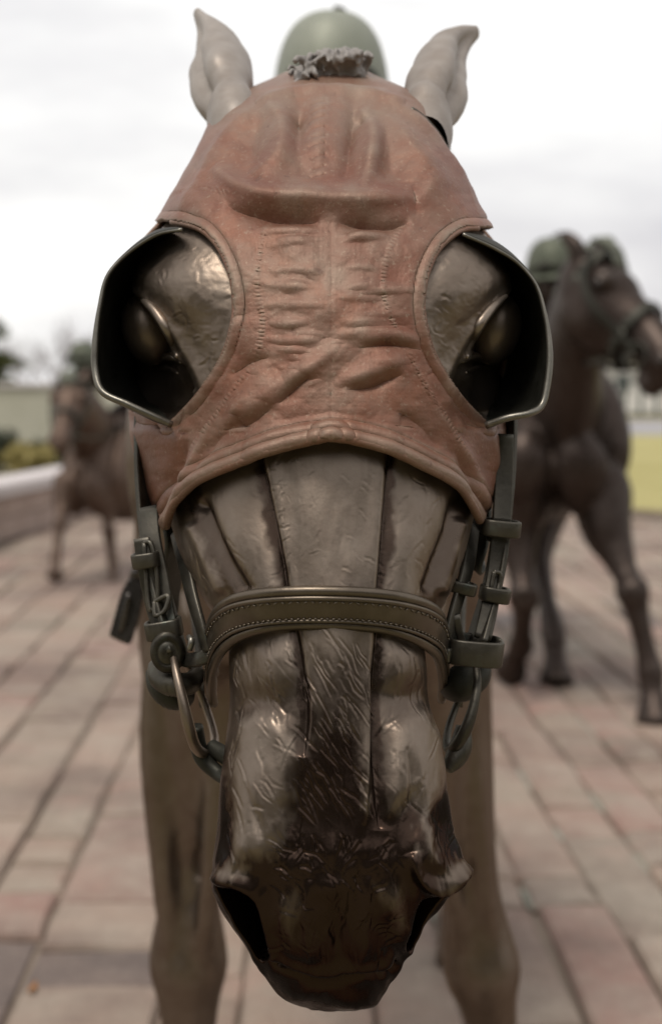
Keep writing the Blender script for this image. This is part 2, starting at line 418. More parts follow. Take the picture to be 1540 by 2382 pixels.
def fold(X, Y, pts, w, up=2.0, soft=.8):
    """cloth fold: tapers along its length, gentle on its upper/outer side and steep below"""
    sp = spl(pts, 14); out = np.zeros(X.shape); k = window(X, Y, sp, 3*w*max(up, 1))
    if k is None: return out
    Xs, Ys = X[k[0]][:, k[1]], Y[k[0]][:, k[1]]; best = np.full(Xs.shape, 1e9); tb = np.zeros(Xs.shape); sg = np.ones(Xs.shape); n = len(sp)-1
    for q in range(n):
        (x0, y0), (x1, y1) = sp[q], sp[q+1]; dx, dy = x1-x0, y1-y0; qq = dx*dx+dy*dy+1e-9; t = np.clip(((Xs-x0)*dx+(Ys-y0)*dy)/qq, 0, 1); d = np.hypot(Xs-x0-t*dx, Ys-y0-t*dy)
        m = d < best; best = np.where(m, d, best); tb = np.where(m, (q+t)/n, tb); sg = np.where(m, np.sign((Ys-y0)*dx-(Xs-x0)*dy), sg)
    ta = np.sin(np.clip(tb, 0, 1)*math.pi)**soft; ww = w*(.55+.45*ta)*np.where(sg < 0, up, 1.0)
    out[k[0], k[1]] = np.exp(-(best/ww)**np.where(sg < 0, 1.7, 1.35))*ta
    return out
yy, tt, HD = cage_arrays()
HX, HY, HT, HP = head_points(yy, tt, HD)
HN = grid_normals(HP)
if (HN[300, 0]*np.array([0, -1, 0])).sum() < 0: HN = -HN; HFLIP = True
else: HFLIP = False
HXp = pxx(HP)                                    # true picture x after yaw
front = sstep(6.0, 5.0, np.abs(HT))

def strokes(D, X, Y, region, n, length, ang, w, amp, seed, spread=18):
    """short chiselled hair marks; region: function(x,y)->keep; ang: function(x,y)->degrees"""
    r = np.random.default_rng(seed); x0, x1, y0, y1 = region[:4]; keep = region[4] if len(region) > 4 else None
    ys = Y[:, 0]
    for _ in range(n):
        x = r.uniform(x0, x1); y = r.uniform(y0, y1)
        if keep and not keep(x, y): continue
        a = R((ang(x, y) if callable(ang) else ang)+r.normal(0, spread)); Ls = length*r.uniform(.4, 1.5); cv = r.normal(0, .1)
        ww = w*r.uniform(.7, 1.5); A = amp*r.uniform(.2, 1.1)*.75
        pts = [(x-math.cos(a)*Ls/2, y-math.sin(a)*Ls/2), (x+math.sin(a)*Ls*cv, y-math.cos(a)*Ls*cv), (x+math.cos(a)*Ls/2, y+math.sin(a)*Ls/2)]
        lo = min(p[1] for p in pts)-4*ww; hi = max(p[1] for p in pts)+4*ww
        i0, i1 = np.searchsorted(ys, lo), np.searchsorted(ys, hi)
        if i1-i0 < 2: continue
        Xs, Ys = X[i0:i1], Y[i0:i1]
        cm = (np.abs(Xs-x) < Ls+5*ww).any(0); cols = np.where(cm)[0]
        if len(cols) == 0: continue
        Xs, Ys = Xs[:, cols], Ys[:, cols]
        d, t = segdist(Xs, Ys, pts)
        side = np.sign((Xs-x)*-math.sin(a)+(Ys-y)*math.cos(a))
        f = (-np.exp(-(d/ww)**2)+.75*np.exp(-((d-1.7*ww)/ww)**2)*(side > 0))*sstep(0, .15, t)*sstep(1, .7, t)
        sub = D[i0:i1]; sub[:, cols] += A*f*np.where(np.abs(HT[i0:i1][:, cols]) < 6, 1, 0) if D.shape == HT.shape else A*f

def horse_relief(X, Y, sculpt=True):
    D = np.zeros(X.shape)                         # centimetres along the normal
    ad = lambda a, f: D.__iadd__(a*f)
    # brow and orbit
    for s, mir in (((lambda x: x), 1), ((lambda x: 1497-x), -1)):
        ad(.75, bumpf(X, Y, s(430), 650, 85, 95)); ad(.45, bumpf(X, Y, s(352), 655, 45, 38))
        edge = spl([(s(285),640),(s(322),676),(s(352),706),(s(394),760),(s(428),820),(s(458),885),(s(482),960)], 30)
        e_ = np.array(edge); xe_ = np.interp(Y, e_[:, 1], e_[:, 0]); out_ = (xe_-X)*mir*.75          # >0 on the outer, lower side
        reg = sstep(655, 690, Y)*sstep(1010, 960, Y)*sstep(230, 330, np.abs(X-749))
        ad(-1.5, sstep(-4, 50, out_)*reg); ad(.28, np.exp(-((out_+7)/11)**2)*reg)
        ad(.5, np.exp(-((out_-20)/9)**2)*sstep(690, 715, Y)*sstep(850, 800, Y)*reg)                   # upper lid fold
        ad(.7, fold(X, Y, [(s(338),842),(s(370),826),(s(400),830),(s(430),852)][::mir], 9, 1.3)); ad(.5, bumpf(X, Y, s(392), 880, 30, 26)); ad(-.5, bumpf(X, Y, s(405), 950, 26, 60)); ad(.35, line(X, Y, [(s(432),900),(s(446),960),(s(452),1010)], 12))
    # nasal bone plate: step down at both edges, furrow outside it
    gl = [(575,960),(592,1060),(612,1160),(636,1270),(654,1360),(666,1440)]; gr = [(925,960),(916,1060),(908,1160),(900,1270),(892,1360),(884,1440)]
    ad(-.95, fold(X, Y, gl, 27, .6, .3)); ad(-.9, fold(X, Y, gr, 15, 1.7, .3))
    ad(.12, fold(X, Y, [(p[0]+22, p[1]) for p in gl], 16, 1, .3)); ad(.12, fold(X, Y, [(p[0]-22, p[1]) for p in gr], 16, 1, .3))
    ad(.12, bumpf(X, Y, 770, 1230, 70, 190))
    # side planes above the noseband
    ad(.35, bumpf(X, Y, 545, 1250, 42, 130, -14)); ad(.4, bumpf(X, Y, 975, 1230, 40, 130, 10))
    ad(-.45, line(X, Y, [(462,1150),(500,1230),(540,1310),(580,1390)], 16)); ad(-.4, line(X, Y, [(1062,1130),(1042,1230),(1010,1310),(985,1390)], 15))
    ad(.3, line(X, Y, [(440,1210),(480,1300),(520,1390)], 16)); ad(.35, line(X, Y, [(1075,1200),(1050,1290),(1020,1390)], 15))
    # below the noseband
    ad(-.45, fold(X, Y, [(676,1420),(694,1530),(708,1640),(704,1760)], 22, .5, .4)); ad(-.5, fold(X, Y, [(886,1420),(878,1560),(872,1700),(876,1800),(884,1930)], 13, 2.0, .4))
    ad(.28, fold(X, Y, [(862,1560),(862,1680),(858,1790),(850,1920)], 12, .5, .6)); ad(.15, bumpf(X, Y, 640, 1550, 32, 60)); ad(.2, bumpf(X, Y, 930, 1545, 36, 55))
    ad(-.2, bumpf(X, Y, 605, 1635, 55, 34, -25)); ad(-.18, bumpf(X, Y, 935, 1622, 50, 34, 8)); ad(-.1, bumpf(X, Y, 770, 1640, 60, 90))
    ad(.3, bumpf(X, Y, 612, 1790, 60, 150)); ad(.2, bumpf(X, Y, 590, 1915, 44, 90, 8))
    ad(.35, bumpf(X, Y, 965, 1765, 60, 150, -6)); ad(.2, bumpf(X, Y, 985, 1960, 34, 60, -15))
    ad(-.22, fold(X, Y, [(935,1740),(948,1810),(955,1900)], 9, 1)); ad(-.15, fold(X, Y, [(585,1820),(600,1880),(625,1980)], 11, 1)); ad(-.2, bumpf(X, Y, 1025, 1940, 24, 50))
    ad(-.5, bumpf(X, Y, 765, 1950, 110, 190)); ad(-.25, bumpf(X, Y, 770, 2080, 120, 60))
    ad(-.35, bumpf(X, Y, 515, 1955, 34, 60)); ad(-.3, bumpf(X, Y, 1062, 1940, 26, 60))
    for poly, am in (([(556,1672),(640,1655),(686,1715),(688,1800),(664,1900),(636,1985),(560,1996),(532,1930),(536,1800)], .3), ([(905,1695),(960,1650),(1020,1705),(1040,1800),(1010,1868),(985,1902),(950,1850),(905,1892),(888,1820)], .34), ([(966,1905),(1004,1925),(1010,2000),(976,1985)], .2), ([(600,1505),(675,1500),(690,1590),(650,1630),(600,1600)], .2), ([(895,1505),(980,1505),(985,1590),(930,1600),(895,1580)], .22)):
        f = winside(X, Y, spl(poly+poly[:1], 40))+9*vnoise(X, Y, 26, 40, 71); ad(am, sstep(-24, 34, f))
    # nostrils
    ad(.8, fold(X, Y, [(470,2040),(520,2046),(570,2054),(604,2082),(628,2145),(645,2240)], 13, 1.5, .45)); ad(.25, bumpf(X, Y, 545, 2015, 50, 26)); ad(-.55, bumpf(X, Y, 478, 2035, 26, 30))
    ad(.9, fold(X, Y, [(950,1985),(975,2044),(1012,2060),(1062,2040),(1120,1990)], 13, 1.5, .45)); ad(.25, bumpf(X, Y, 1020, 2010, 50, 30)); ad(-.6, bumpf(X, Y, 1105, 2015, 28, 34))
    ad(.7, bumpf(X, Y, 668, 2120, 26, 60, -6)); ad(.75, bumpf(X, Y, 905, 2095, 34, 44, 20)); ad(.35, bumpf(X, Y, 935, 2160, 22, 50, 12))
    # lips and chin
    ad(-.75, line(X, Y, [(625,2225),(648,2250),(690,2262),(715,2279),(765,2287),(815,2276),(850,2264),(900,2268),(930,2236)], 7, .05)); ad(.3, line(X, Y, [(635,2205),(662,2232),(705,2250),(765,2266),(815,2256),(850,2246),(895,2246),(925,2210)], 11, .05))
    ad(.5, bumpf(X, Y, 830, 2325, 60, 20)); ad(.3, bumpf(X, Y, 700, 2310, 40, 20)); ad(.3, bumpf(X, Y, 690, 2210, 40, 40)); ad(.3, bumpf(X, Y, 860, 2210, 40, 40)); ad(-.6, bumpf(X, Y, 785, 2190, 26, 60)); ad(.4, fold(X, Y, [(716,2050),(712,2120),(722,2200),(735,2250)], 18, 1)); ad(.4, fold(X, Y, [(858,2040),(850,2120),(842,2200),(832,2250)], 18, 1)); ad(.35, bumpf(X, Y, 775, 2070, 40, 30)); ad(-.3, bumpf(X, Y, 640, 2235, 26, 22)); ad(-.3, bumpf(X, Y, 925, 2225, 26, 22))
    return D
RB = horse_relief(HXp, HY)*front
NOST = [spl([(506,2066),(548,2072),(590,2100),(614,2150),(630,2222),(612,2236),(580,2196),(545,2140),(506,2066)], 60), spl([(1064,2058),(1020,2082),(985,2096),(962,2136),(944,2196),(952,2214),(985,2176),(1030,2112),(1064,2058)], 60)]
CAV = np.maximum(sstep(-5, 15, winside(HXp, HY, NOST[0])), sstep(-5, 15, winside(HXp, HY, NOST[1]))*.5)*sstep(6.4, 5.6, np.abs(HT))   # nostril hollows, straight back into the head
RD = RB.copy()
low = (sstep(1000, 1100, HY))
RD += front*low*(.10*vnoise(HXp, HY, 60, 110, 1)+.022*vnoise(HXp, HY, 22, 60, 2)+.006*vnoise(HXp, HY, 7, 24, 3))
strokes(RD, HXp, HY, (610, 905, 1060, 1390), 60, 30, lambda x, y: 125 if x < 770 else 40, 2.2, .022, 11, 26)
strokes(RD, HXp, HY, (440, 600, 1100, 1390), 34, 46, 72, 2.6, .035, 12); strokes(RD, HXp, HY, (915, 1085, 1100, 1390), 34, 46, 100, 2.6, .035, 13)
strokes(RD, HXp, HY, (622, 668, 1090, 1390), 26, 26, 140, 2.2, .028, 14, 30); strokes(RD, HXp, HY, (882, 908, 1090, 1390), 18, 22, 35, 2.2, .028, 15, 30)
strokes(RD, HXp, HY, (705, 868, 1500, 1890), 95, 85, lambda x, y: 60, 2.6, .05, 16, 8)
strokes(RD, HXp, HY, (555, 705, 1500, 1690), 34, 70, lambda x, y: 74, 2.6, .05, 17, 10); strokes(RD, HXp, HY, (885, 1000, 1500, 1670), 30, 70, 88, 2.6, .05, 18, 8)
strokes(RD, HXp, HY, (525, 700, 1690, 2060), 46, 70, lambda x, y: 82, 2.8, .05, 19, 24); strokes(RD, HXp, HY, (885, 1080, 1690, 2060), 50, 70, lambda x, y: 98, 2.8, .05, 20, 22)
strokes(RD, HXp, HY, (640, 930, 1960, 2250), 110, 50, lambda x, y: 90+(x-790)*.35, 2.6, .075, 21, 22)
RD += front*sstep(1900, 1990, HY)*(.09*vnoise(HXp, HY, 40, 55, 8)+.035*vnoise(HXp, HY, 14, 26, 9))
strokes(RD, HXp, HY, (325, 545, 570, 960), 80, 24, 120, 2.2, .05, 22, 30); strokes(RD, HXp, HY, (965, 1180, 570, 960), 80, 24, 60, 2.2, .05, 23, 30)
RD += front*sstep(1000, 960, HY)*(.03*vnoise(HXp, HY, 18, 18, 81)+.012*vnoise(HXp, HY, 7, 7, 82))
HS = HP+HN*(RD*(1-CAV)/100)[..., None]; HS[..., 1] += .055*CAV; HS[..., 0] -= .25*CAV*HS[..., 0]
ny, nx = HX.shape
head_v = HS.reshape(-1, 3); head_f = gridf(ny, nx, True, flip=not HFLIP)
head_v = np.concatenate([head_v, HS[:1].mean(1), HS[-1:].mean(1)])
# patina: brown wash with dark reflections painted in on the muzzle, ragged edges
rag = .35*vnoise(HXp, HY, 40, 60, 31)+.3*vnoise(HXp, HY, 14, 26, 32)+.2*vnoise(HXp, HY, 6, 12, 33)
pat_light = np.maximum(.5*sstep(1465, 1620, HY+60*rag), .93*sstep(1560, 1900, HY+120*rag+150*bumpf(HXp, HY, 765, 1800, 90, 260)))
pat_light = np.maximum(pat_light, .92*sstep(2010, 2100, HY+50*rag))
def lit_patch(poly, soft=16, k=.85):  # lightens the mask: sky reflections painted onto the raised muzzle planes
    global pat_light
    f = winside(HXp, HY, spl(poly+poly[:1], 40))+34*rag; pat_light = pat_light*(1-min(1, k*1.08)*sstep(-soft*.8, soft*2.2, f))
lit_patch([(552,1665),(640,1650),(688,1710),(690,1800),(668,1900),(640,1990),(560,2000),(532,1930),(536,1800)], 16, .8); lit_patch([(905,1690),(960,1645),(1020,1700),(1042,1800),(1012,1870),(985,1905),(945,1880),(905,1890),(888,1820)], 16, .85)
lit_patch([(968,1900),(1006,1920),(1012,2000),(978,1985)], 12, .75); lit_patch([(500,2012),(560,1995),(592,2005),(580,2046),(508,2042)], 12, .7); lit_patch([(1000,2035),(1060,1990),(1088,2000),(1080,2030),(1020,2062)], 12, .7)
lit_patch([(655,2085),(690,2080),(688,2175),(668,2165)], 14, .36); lit_patch([(880,2065),(930,2060),(945,2150),(925,2160),(890,2100)], 14, .4); lit_patch([(838,1640),(866,1640),(866,1880),(846,1890)], 8, .7)
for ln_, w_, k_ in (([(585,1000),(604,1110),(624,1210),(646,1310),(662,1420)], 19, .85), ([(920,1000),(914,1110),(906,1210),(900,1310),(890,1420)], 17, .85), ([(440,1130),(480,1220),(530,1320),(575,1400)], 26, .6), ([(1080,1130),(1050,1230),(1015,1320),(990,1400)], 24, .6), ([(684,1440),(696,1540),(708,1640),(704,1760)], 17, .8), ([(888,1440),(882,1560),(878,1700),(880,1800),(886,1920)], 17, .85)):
    d_, t_ = wdist(HXp, HY, spl(ln_, 24), 70); pat_light = np.maximum(pat_light, k_*sstep(1.35, .55, d_/w_-rag*.9))
pat_light = np.maximum(pat_light, CAV)  # shade painted into the nostril hollows
patina_light = np.concatenate([pat_light.reshape(-1), [0, 1]])*1.0
horse_head = (head_v, head_f, patina_light)

# ------------------------------------------------------------------ blinker hood (cloth over the head)
botL = spl([(770,1034),(705,1042),(620,1066),(540,1096),(470,1134),(425,1172),(396,1226)], 40)
botR = spl([(770,1034),(830,1038),(905,1062),(985,1100),(1050,1140),(1090,1180),(1124,1236)], 40)
eyeL = spl([(392,528),(440,536),(485,560),(523,610),(543,665),(549,720),(538,790),(512,850),(470,912),(430,958),(398,990)], 50)
eyeR = spl([(1118,545),(1075,548),(1030,580),(1000,625),(984,675),(980,720),(992,790),(1018,850),(1060,915),(1095,955),(1130,992)], 50)
def hood_relief(X, Y):
    D = np.zeros(X.shape); ad = lambda a, f: D.__iadd__(a*f)
    # big fold across the forehead, hollow under it
    ad(.95, fold(X, Y, [(505,415),(560,460),(640,486),(730,494),(800,494),(880,494),(960,480)], 21, 2.0, .55)); ad(-.75, fold(X, Y, [(525,498),(610,514),(690,528),(750,532)], 20, .8)); ad(-.75, fold(X, Y, [(778,532),(840,537),(900,543),(955,534)], 18, .8))
    ad(-.35, bumpf(X, Y, 720, 420, 120, 40)); ad(-.35, bumpf(X, Y, 590, 440, 44, 24, 20)); ad(.3, fold(X, Y, [(400,515),(480,490),(545,440)], 30, 1))
    # upper forehead folds
    ad(.6, fold(X, Y, [(610,250),(655,310),(650,385),(560,440)], 24, 1.3)); ad(.6, fold(X, Y, [(842,272),(866,330),(862,395),(840,470)], 16, 1.2)); ad(.55, fold(X, Y, [(900,285),(955,365),(1000,445),(960,498)], 26, 1.3))
    ad(-.6, bumpf(X, Y, 693, 315, 26, 60, 8)); ad(-.6, bumpf(X, Y, 815, 340, 20, 75, 6)); ad(-.55, bumpf(X, Y, 910, 400, 40, 60, -20)); ad(-.5, bumpf(X, Y, 585, 365, 34, 60, 15)); ad(-.4, bumpf(X, Y, 690, 298, 16, 10)); ad(-.35, bumpf(X, Y, 845, 300, 14, 10))
    ad(.55, fold(X, Y, [(600,262),(690,240),(770,237),(850,242),(935,264)], 10, 1.6, .4)); ad(-.4, fold(X, Y, [(640,230),(770,214),(905,232)], 11, 1))
    ad(.5, fold(X, Y, [(900,250),(1010,340),(1070,440),(1120,550)], 15, 1.4)); ad(-.4, bumpf(X, Y, 1040, 360, 18, 90, -32)); ad(.45, fold(X, Y, [(610,255),(530,340),(480,430),(420,530)], 17, 1.4)); ad(-.25, fold(X, Y, [(1060,420),(1095,500),(1130,560)], 14)); ad(.3, fold(X, Y, [(1080,420),(1120,500),(1150,560)], 12))
    # centre seam and the puckers across it
    ad(-.03, line(X, Y, [(770,520),(771,700),(769,900),(770,1000)], 3.4, .03)); ad(.12, line(X, Y, [(750,240),(742,330),(745,440)], 16))
    r = np.random.default_rng(5)
    for k in range(17):
        for sd in (-1, 1):
            y = r.uniform(548, 900); a = r.uniform(.05, .15)*(1 if y < 840 else .6); x0 = 770+sd*r.uniform(2, 60); x1 = x0+sd*r.uniform(60, 190); sl = r.uniform(-.12, .06)
            ad(a, fold(X, Y, [(x0, y), ((x0+x1)/2, y+abs(x1-x0)*sl*.5+r.uniform(-8, 8)), (x1, y+abs(x1-x0)*sl)][::sd], r.uniform(5, 11), r.uniform(1, 2)))
    for k in range(90):
        x, y = r.uniform(430, 1100), r.uniform(250, 1010); a = r.normal(0, .5) if y > 540 else r.normal(.3, .9); L_ = r.uniform(25, 90)
        ad(r.uniform(-.05, .06), fold(X, Y, [(x-L_/2*math.cos(a), y-L_/2*math.sin(a)), (x+r.uniform(-5, 5), y+r.uniform(-7, 7)), (x+L_/2*math.cos(a), y+L_/2*math.sin(a))], r.uniform(3, 7), r.uniform(1, 2)))
    # diagonal drag folds above the hem
    ad(.4, fold(X, Y, [(620,950),(680,895),(730,862),(790,815)], 15, 1.8)); ad(-.45, fold(X, Y, [(648,948),(690,908),(725,880)], 13, 1)); ad(.3, fold(X, Y, [(540,990),(610,940),(660,890)], 18, 1.6)); ad(-.35, fold(X, Y, [(540,880),(590,848),(635,836)], 15, 1)); ad(-.25, fold(X, Y, [(575,1000),(640,950)], 14, 1))
    ad(.4, fold(X, Y, [(780,905),(860,876),(945,842)], 13, 2)); ad(-.5, fold(X, Y, [(805,916),(860,906),(935,876)], 12, 1)); ad(-.3, fold(X, Y, [(830,818),(900,810),(975,818)], 9, 1)); ad(.3, fold(X, Y, [(830,800),(900,792),(975,798)], 10, 1.8))
    ad(.3, fold(X, Y, [(440,1160),(510,1060),(560,960),(640,860)], 24, 1.3)); ad(-.45, fold(X, Y, [(395,1200),(425,1110),(450,1020)], 20, 1)); ad(.45, fold(X, Y, [(400,1225),(440,1130),(470,1060),(500,990)], 12, 1.4)); ad(-.35, fold(X, Y, [(470,1110),(520,1030),(560,985)], 18, 1))
    ad(-.45, fold(X, Y, [(1118,1200),(1075,1110),(1045,1040)], 16, 1)); ad(.4, fold(X, Y, [(1125,1210),(1098,1110),(1060,1040),(1000,940)], 15, 1.4)); ad(.4, fold(X, Y, [(1135,1000),(1142,1100),(1128,1215)], 11, 1.2)); ad(-.3, fold(X, Y, [(1010,1050),(980,1000),(930,960)], 20))
    ad(.1, vnoise(X, Y, 70, 60, 44))
    # hem rolls
    for pts in (botL, botR):
        d, t = wdist(X, Y, pts, 160)
        ad(.22, np.exp(-((d-8)/8)**2)); ad(-.14, np.exp(-((d-22)/4)**2)); ad(.12, np.exp(-((d-32)/7)**2)); ad(-.12, np.exp(-((d-46)/4)**2))
        ad(.12, sstep(140, 0, d)*sstep(.45, 1, t)); ad(.6, sstep(70, 0, d)*sstep(.95, .5, t))
    for pts in (eyeL, eyeR):
        d, t = wdist(X, Y, pts, 60); ad(.1, np.exp(-((d-7)/8)**2)); ad(-.08, np.exp(-((d-22)/5)**2))
    D += .06*vnoise(X, Y, 40, 32, 41)+.018*vnoise(X, Y, 14, 12, 42)+.006*vnoise(X, Y, 6, 6, 43)
    # zigzag stitching
    for pts in ([(625,530),(606,600),(600,680),(612,760),(600,830),(560,900),(510,970),(450,1060),(425,1110)], [(935,540),(900,610),(890,690),(915,770),(945,830),(985,905),(1020,960),(1060,1040),(1095,1090)],
                [(390,470),(470,462),(540,470)], [(1050,300),(1000,262),(930,240)]):
        d, t = wdist(X, Y, spl(pts, 40), 14); n = 70
        q = (t*n) % 1; on = (np.sin(t*n*2*math.pi) > -.2)
        ad(.035, np.exp(-(np.maximum(np.abs(d-2.5)-1, 0)/2.2)**2)*on)
    for x0 in (742,):
        for k in range(9):
            y = 262+k*20; ad(-.09, line(X, Y, [(x0-22+6*math.sin(k*2.1), y+4), (x0+18, y-3+3*math.cos(k*1.7))], 4, .1))
    return D
SB = RB*np.where(HY < 1000, .55, .3)*(sstep(1230, 1100, HY))
hood_base = HP+HN*((np.clip(SB, -.3, .7)+.45)/100)[..., None]
HHx = pxx(hood_base)
hm = np.clip(hood_relief(HHx, HY), -1.2, 1.6)*front
strk = np.zeros_like(hm)
HO = hood_base+HN*(hm/100)[..., None]
# where the cloth is: above the hem, outside the eye openings, round to the back of the cheek
aT = np.abs(HT)
def fy(curve, x, lo):                             # hem row for a picture x
    c = np.array(sorted(curve)); return np.interp(x, c[:, 0], c[:, 1])
hem = np.where(HT < 0, fy(botL, HHx, 0), fy(botR, HHx, 0))
hem = np.where(aT > 4.3, np.maximum(hem, 1150), hem)
hem = np.where(aT > 5, 1200-(aT-5)*60, np.minimum(hem, 1240))
pe = np.zeros(HX.shape, bool)
for e, sgn in ((eyeL, -1), (eyeR, 1)):
    c = np.array(e); o_ = np.argsort(c[:, 1]); xe = np.interp(HY, c[o_, 1], c[o_, 0])
    ins = (HY > c[:, 1].min()+2) & (HY < c[:, 1].max()-2-np.clip((HHx-xe[-1].max()*0-c[-1, 0])*sgn, 0, 200)*.42) & ((HHx-xe)*sgn > 0) & (aT < 5.9) & (np.sign(HT) == sgn)
    pe |= ins
cloth = (HY >= 184) & (HY < hem) & ~pe & (aT < 7.2)
fm = cloth[:-1] & cloth[1:] & np.roll(cloth, -1, 1)[:-1] & np.roll(cloth, -1, 1)[1:]
hv, hf = compact(np.concatenate([HO.reshape(-1, 3)]), gridf(ny, nx, True, mask=fm, flip=not HFLIP))
hood_grey = (.8*sstep(470, 180, HY)+.7*bumpf(HHx, HY, 735, 660, 190, 200)+.3*vnoise(HHx, HY, 70, 60, 51)+.2*vnoise(HHx, HY, 24, 20, 52)+.45*np.exp(-(np.minimum(wdist(HHx, HY, botL, 60)[0], wdist(HHx, HY, botR, 60)[0])/14)**2)  # grey sky sheen painted into the hood's upper part, plus mottling and paler edges
     +.4*np.exp(-(np.minimum(wdist(HHx, HY, eyeL, 60)[0], wdist(HHx, HY, eyeR, 60)[0])/18)**2))
u_, inv_ = np.unique(gridf(ny, nx, True, mask=fm).ravel(), return_inverse=True)
hood_attr = np.clip(hood_grey, 0, 1).reshape(-1)[u_]
def surf_pt(arr, x, y, side):
    """point of a head layer seen at picture (x, y)"""
    i = int(np.clip(np.searchsorted(yy, y), 0, ny-1)); row = pxx(arr[i]); ok = (np.abs(HT[i]) <= 5.6)
    if side: ok &= (np.sign(HT[i]) == side) | (np.abs(HT[i]) < .01)
    k = np.where(ok)[0]; j = k[np.argmin(np.abs(row[k]-x))]
    return arr[i, j], HN[i, j]
def add_attr(me, name, vals):
    a = me.attributes.new(name, 'FLOAT', 'POINT'); a.data.foreach_set('value', np.asarray(vals, np.float32))

# ------------------------------------------------------------------ bodies: overlapping swept shapes fused into one continuous skin
def fuse(g, voxel, smooth=6):
    o = g.build('tmp', None)
    m = o.modifiers.new('r', 'REMESH'); m.mode = 'VOXEL'; m.voxel_size = voxel
    s = o.modifiers.new('s', 'SMOOTH'); s.factor = .5; s.iterations = smooth
    dg = bpy.context.evaluated_depsgraph_get(); dg.update(); e = o.evaluated_get(dg).to_mesh()
    n = len(e.vertices); Vt = np.empty(n*3, np.float32); e.vertices.foreach_get('co', Vt)
    nf = len(e.polygons); lt = np.empty(nf, np.int32); e.polygons.foreach_get('loop_total', lt)
    lv = np.empty(len(e.loops), np.int32); e.loops.foreach_get('vertex_index', lv)
    o.evaluated_get(dg).to_mesh_clear(); me = o.data; bpy.data.objects.remove(o); bpy.data.meshes.remove(me)
    assert (lt == 4).all()
    return Vt.reshape(-1, 3), lv.reshape(-1, 4)
class Frame:
    """horse frame: x lateral, y towards the tail, z up"""
    def __init__(s, loc, ang=0, sc=1.0): s.loc = np.array(loc, float); s.c, s.s = math.cos(R(ang)), math.sin(R(ang)); s.sc = sc
    def __call__(s, p):
        p = np.asarray(p, float)*s.sc; x, y, z = p[..., 0], p[..., 1], p[..., 2]
        return np.stack([s.c*x+s.s*y, -s.s*x+s.c*y, z], -1)+s.loc
    def side(s): return np.array([s.c, -s.s, 0])
def lerp(a, b, t): return np.asarray(a)+(np.asarray(b)-np.asarray(a))*t
def leg(g, J, kind, sc, side):
    S, E, K, F_, H = [np.asarray(p, float) for p in J]
    if kind == 'fore':
        rows = [(lerp(S, E, -.25), .05, .07), (S, .085, .15), (E, .075, .115), (lerp(E, K, .38), .055, .07), (lerp(E, K, .78), .039, .046), (lerp(E, K, .93), .05, .05), (K, .054, .055), (lerp(K, F_, .16), .042, .046), (lerp(K, F_, .45), .033, .038), (lerp(K, F_, .82), .034, .038),
                (F_, .043, .047), (lerp(F_, H, .4), .035, .037), (lerp(F_, H, .66), .047, .05), (lerp(F_, H, .98), .058, .066), (H, .05, .056)]
    else:
        rows = [(lerp(S, E, -.3), .08, .12), (S, .13, .22), (E, .1, .15), (lerp(E, K, .45), .062, .085), (lerp(E, K, .85), .042, .06), (K, .046, .066), (lerp(K, F_, .2), .04, .046), (lerp(K, F_, .55), .034, .039), (F_, .044, .048), (lerp(F_, H, .4), .036, .038), (lerp(F_, H, .66), .047, .05), (lerp(F_, H, .98), .058, .066), (H, .05, .056)]
    pts = np.array([list(p)+[a*sc, b*sc] for p, a, b in rows])
    T = pts[:, :3]; tube(g, pts, n=16, seg=44, up=side)
def torso(g, fr, dz=0, wx=1.0):
    sc = fr.sc
    def tb(rows, n=24, seg=40): 
        P = np.array(rows, float)*[wx, 1, 1, wx, 1]; W = fr(P[:, :3]+[0, 0, dz]); tube(g, np.concatenate([W, P[:, 3:]*sc], 1), n=n, seg=seg, up=fr.side())
    tb([(0,-.52,1.17,.06,.1),(0,-.46,1.17,.15,.2),(0,-.33,1.18,.195,.28),(0,-.05,1.2,.235,.36),(0,.3,1.18,.265,.355),(0,.65,1.2,.265,.31),(0,.95,1.3,.255,.29),(0,1.18,1.33,.2,.24),(0,1.32,1.32,.07,.1)])
    tb([(0,-.2,1.44,.06,.1),(0,.05,1.5,.07,.1),(0,.3,1.46,.08,.1),(0,.6,1.42,.06,.06)], 14, 14)
    for s in (-1, 1):
        tb([(s*.07,-.50,1.24,.03,.05),(s*.085,-.53,1.14,.085,.09),(s*.09,-.5,1.02,.08,.09),(s*.11,-.4,.94,.04,.05)], 14, 16)
        tb([(s*.15,-.12,1.46,.05,.09),(s*.19,-.28,1.26,.075,.14),(s*.19,-.36,1.12,.075,.11),(s*.16,-.3,1.0,.05,.08)], 14, 18)
    tb([(0,1.26,1.5,.03,.035),(0,1.4,1.5,.035,.04),(0,1.53,1.36,.05,.055),(0,1.6,1.1,.055,.06),(0,1.63,.85,.04,.045),(0,1.64,.7,.012,.015)], 12, 20)
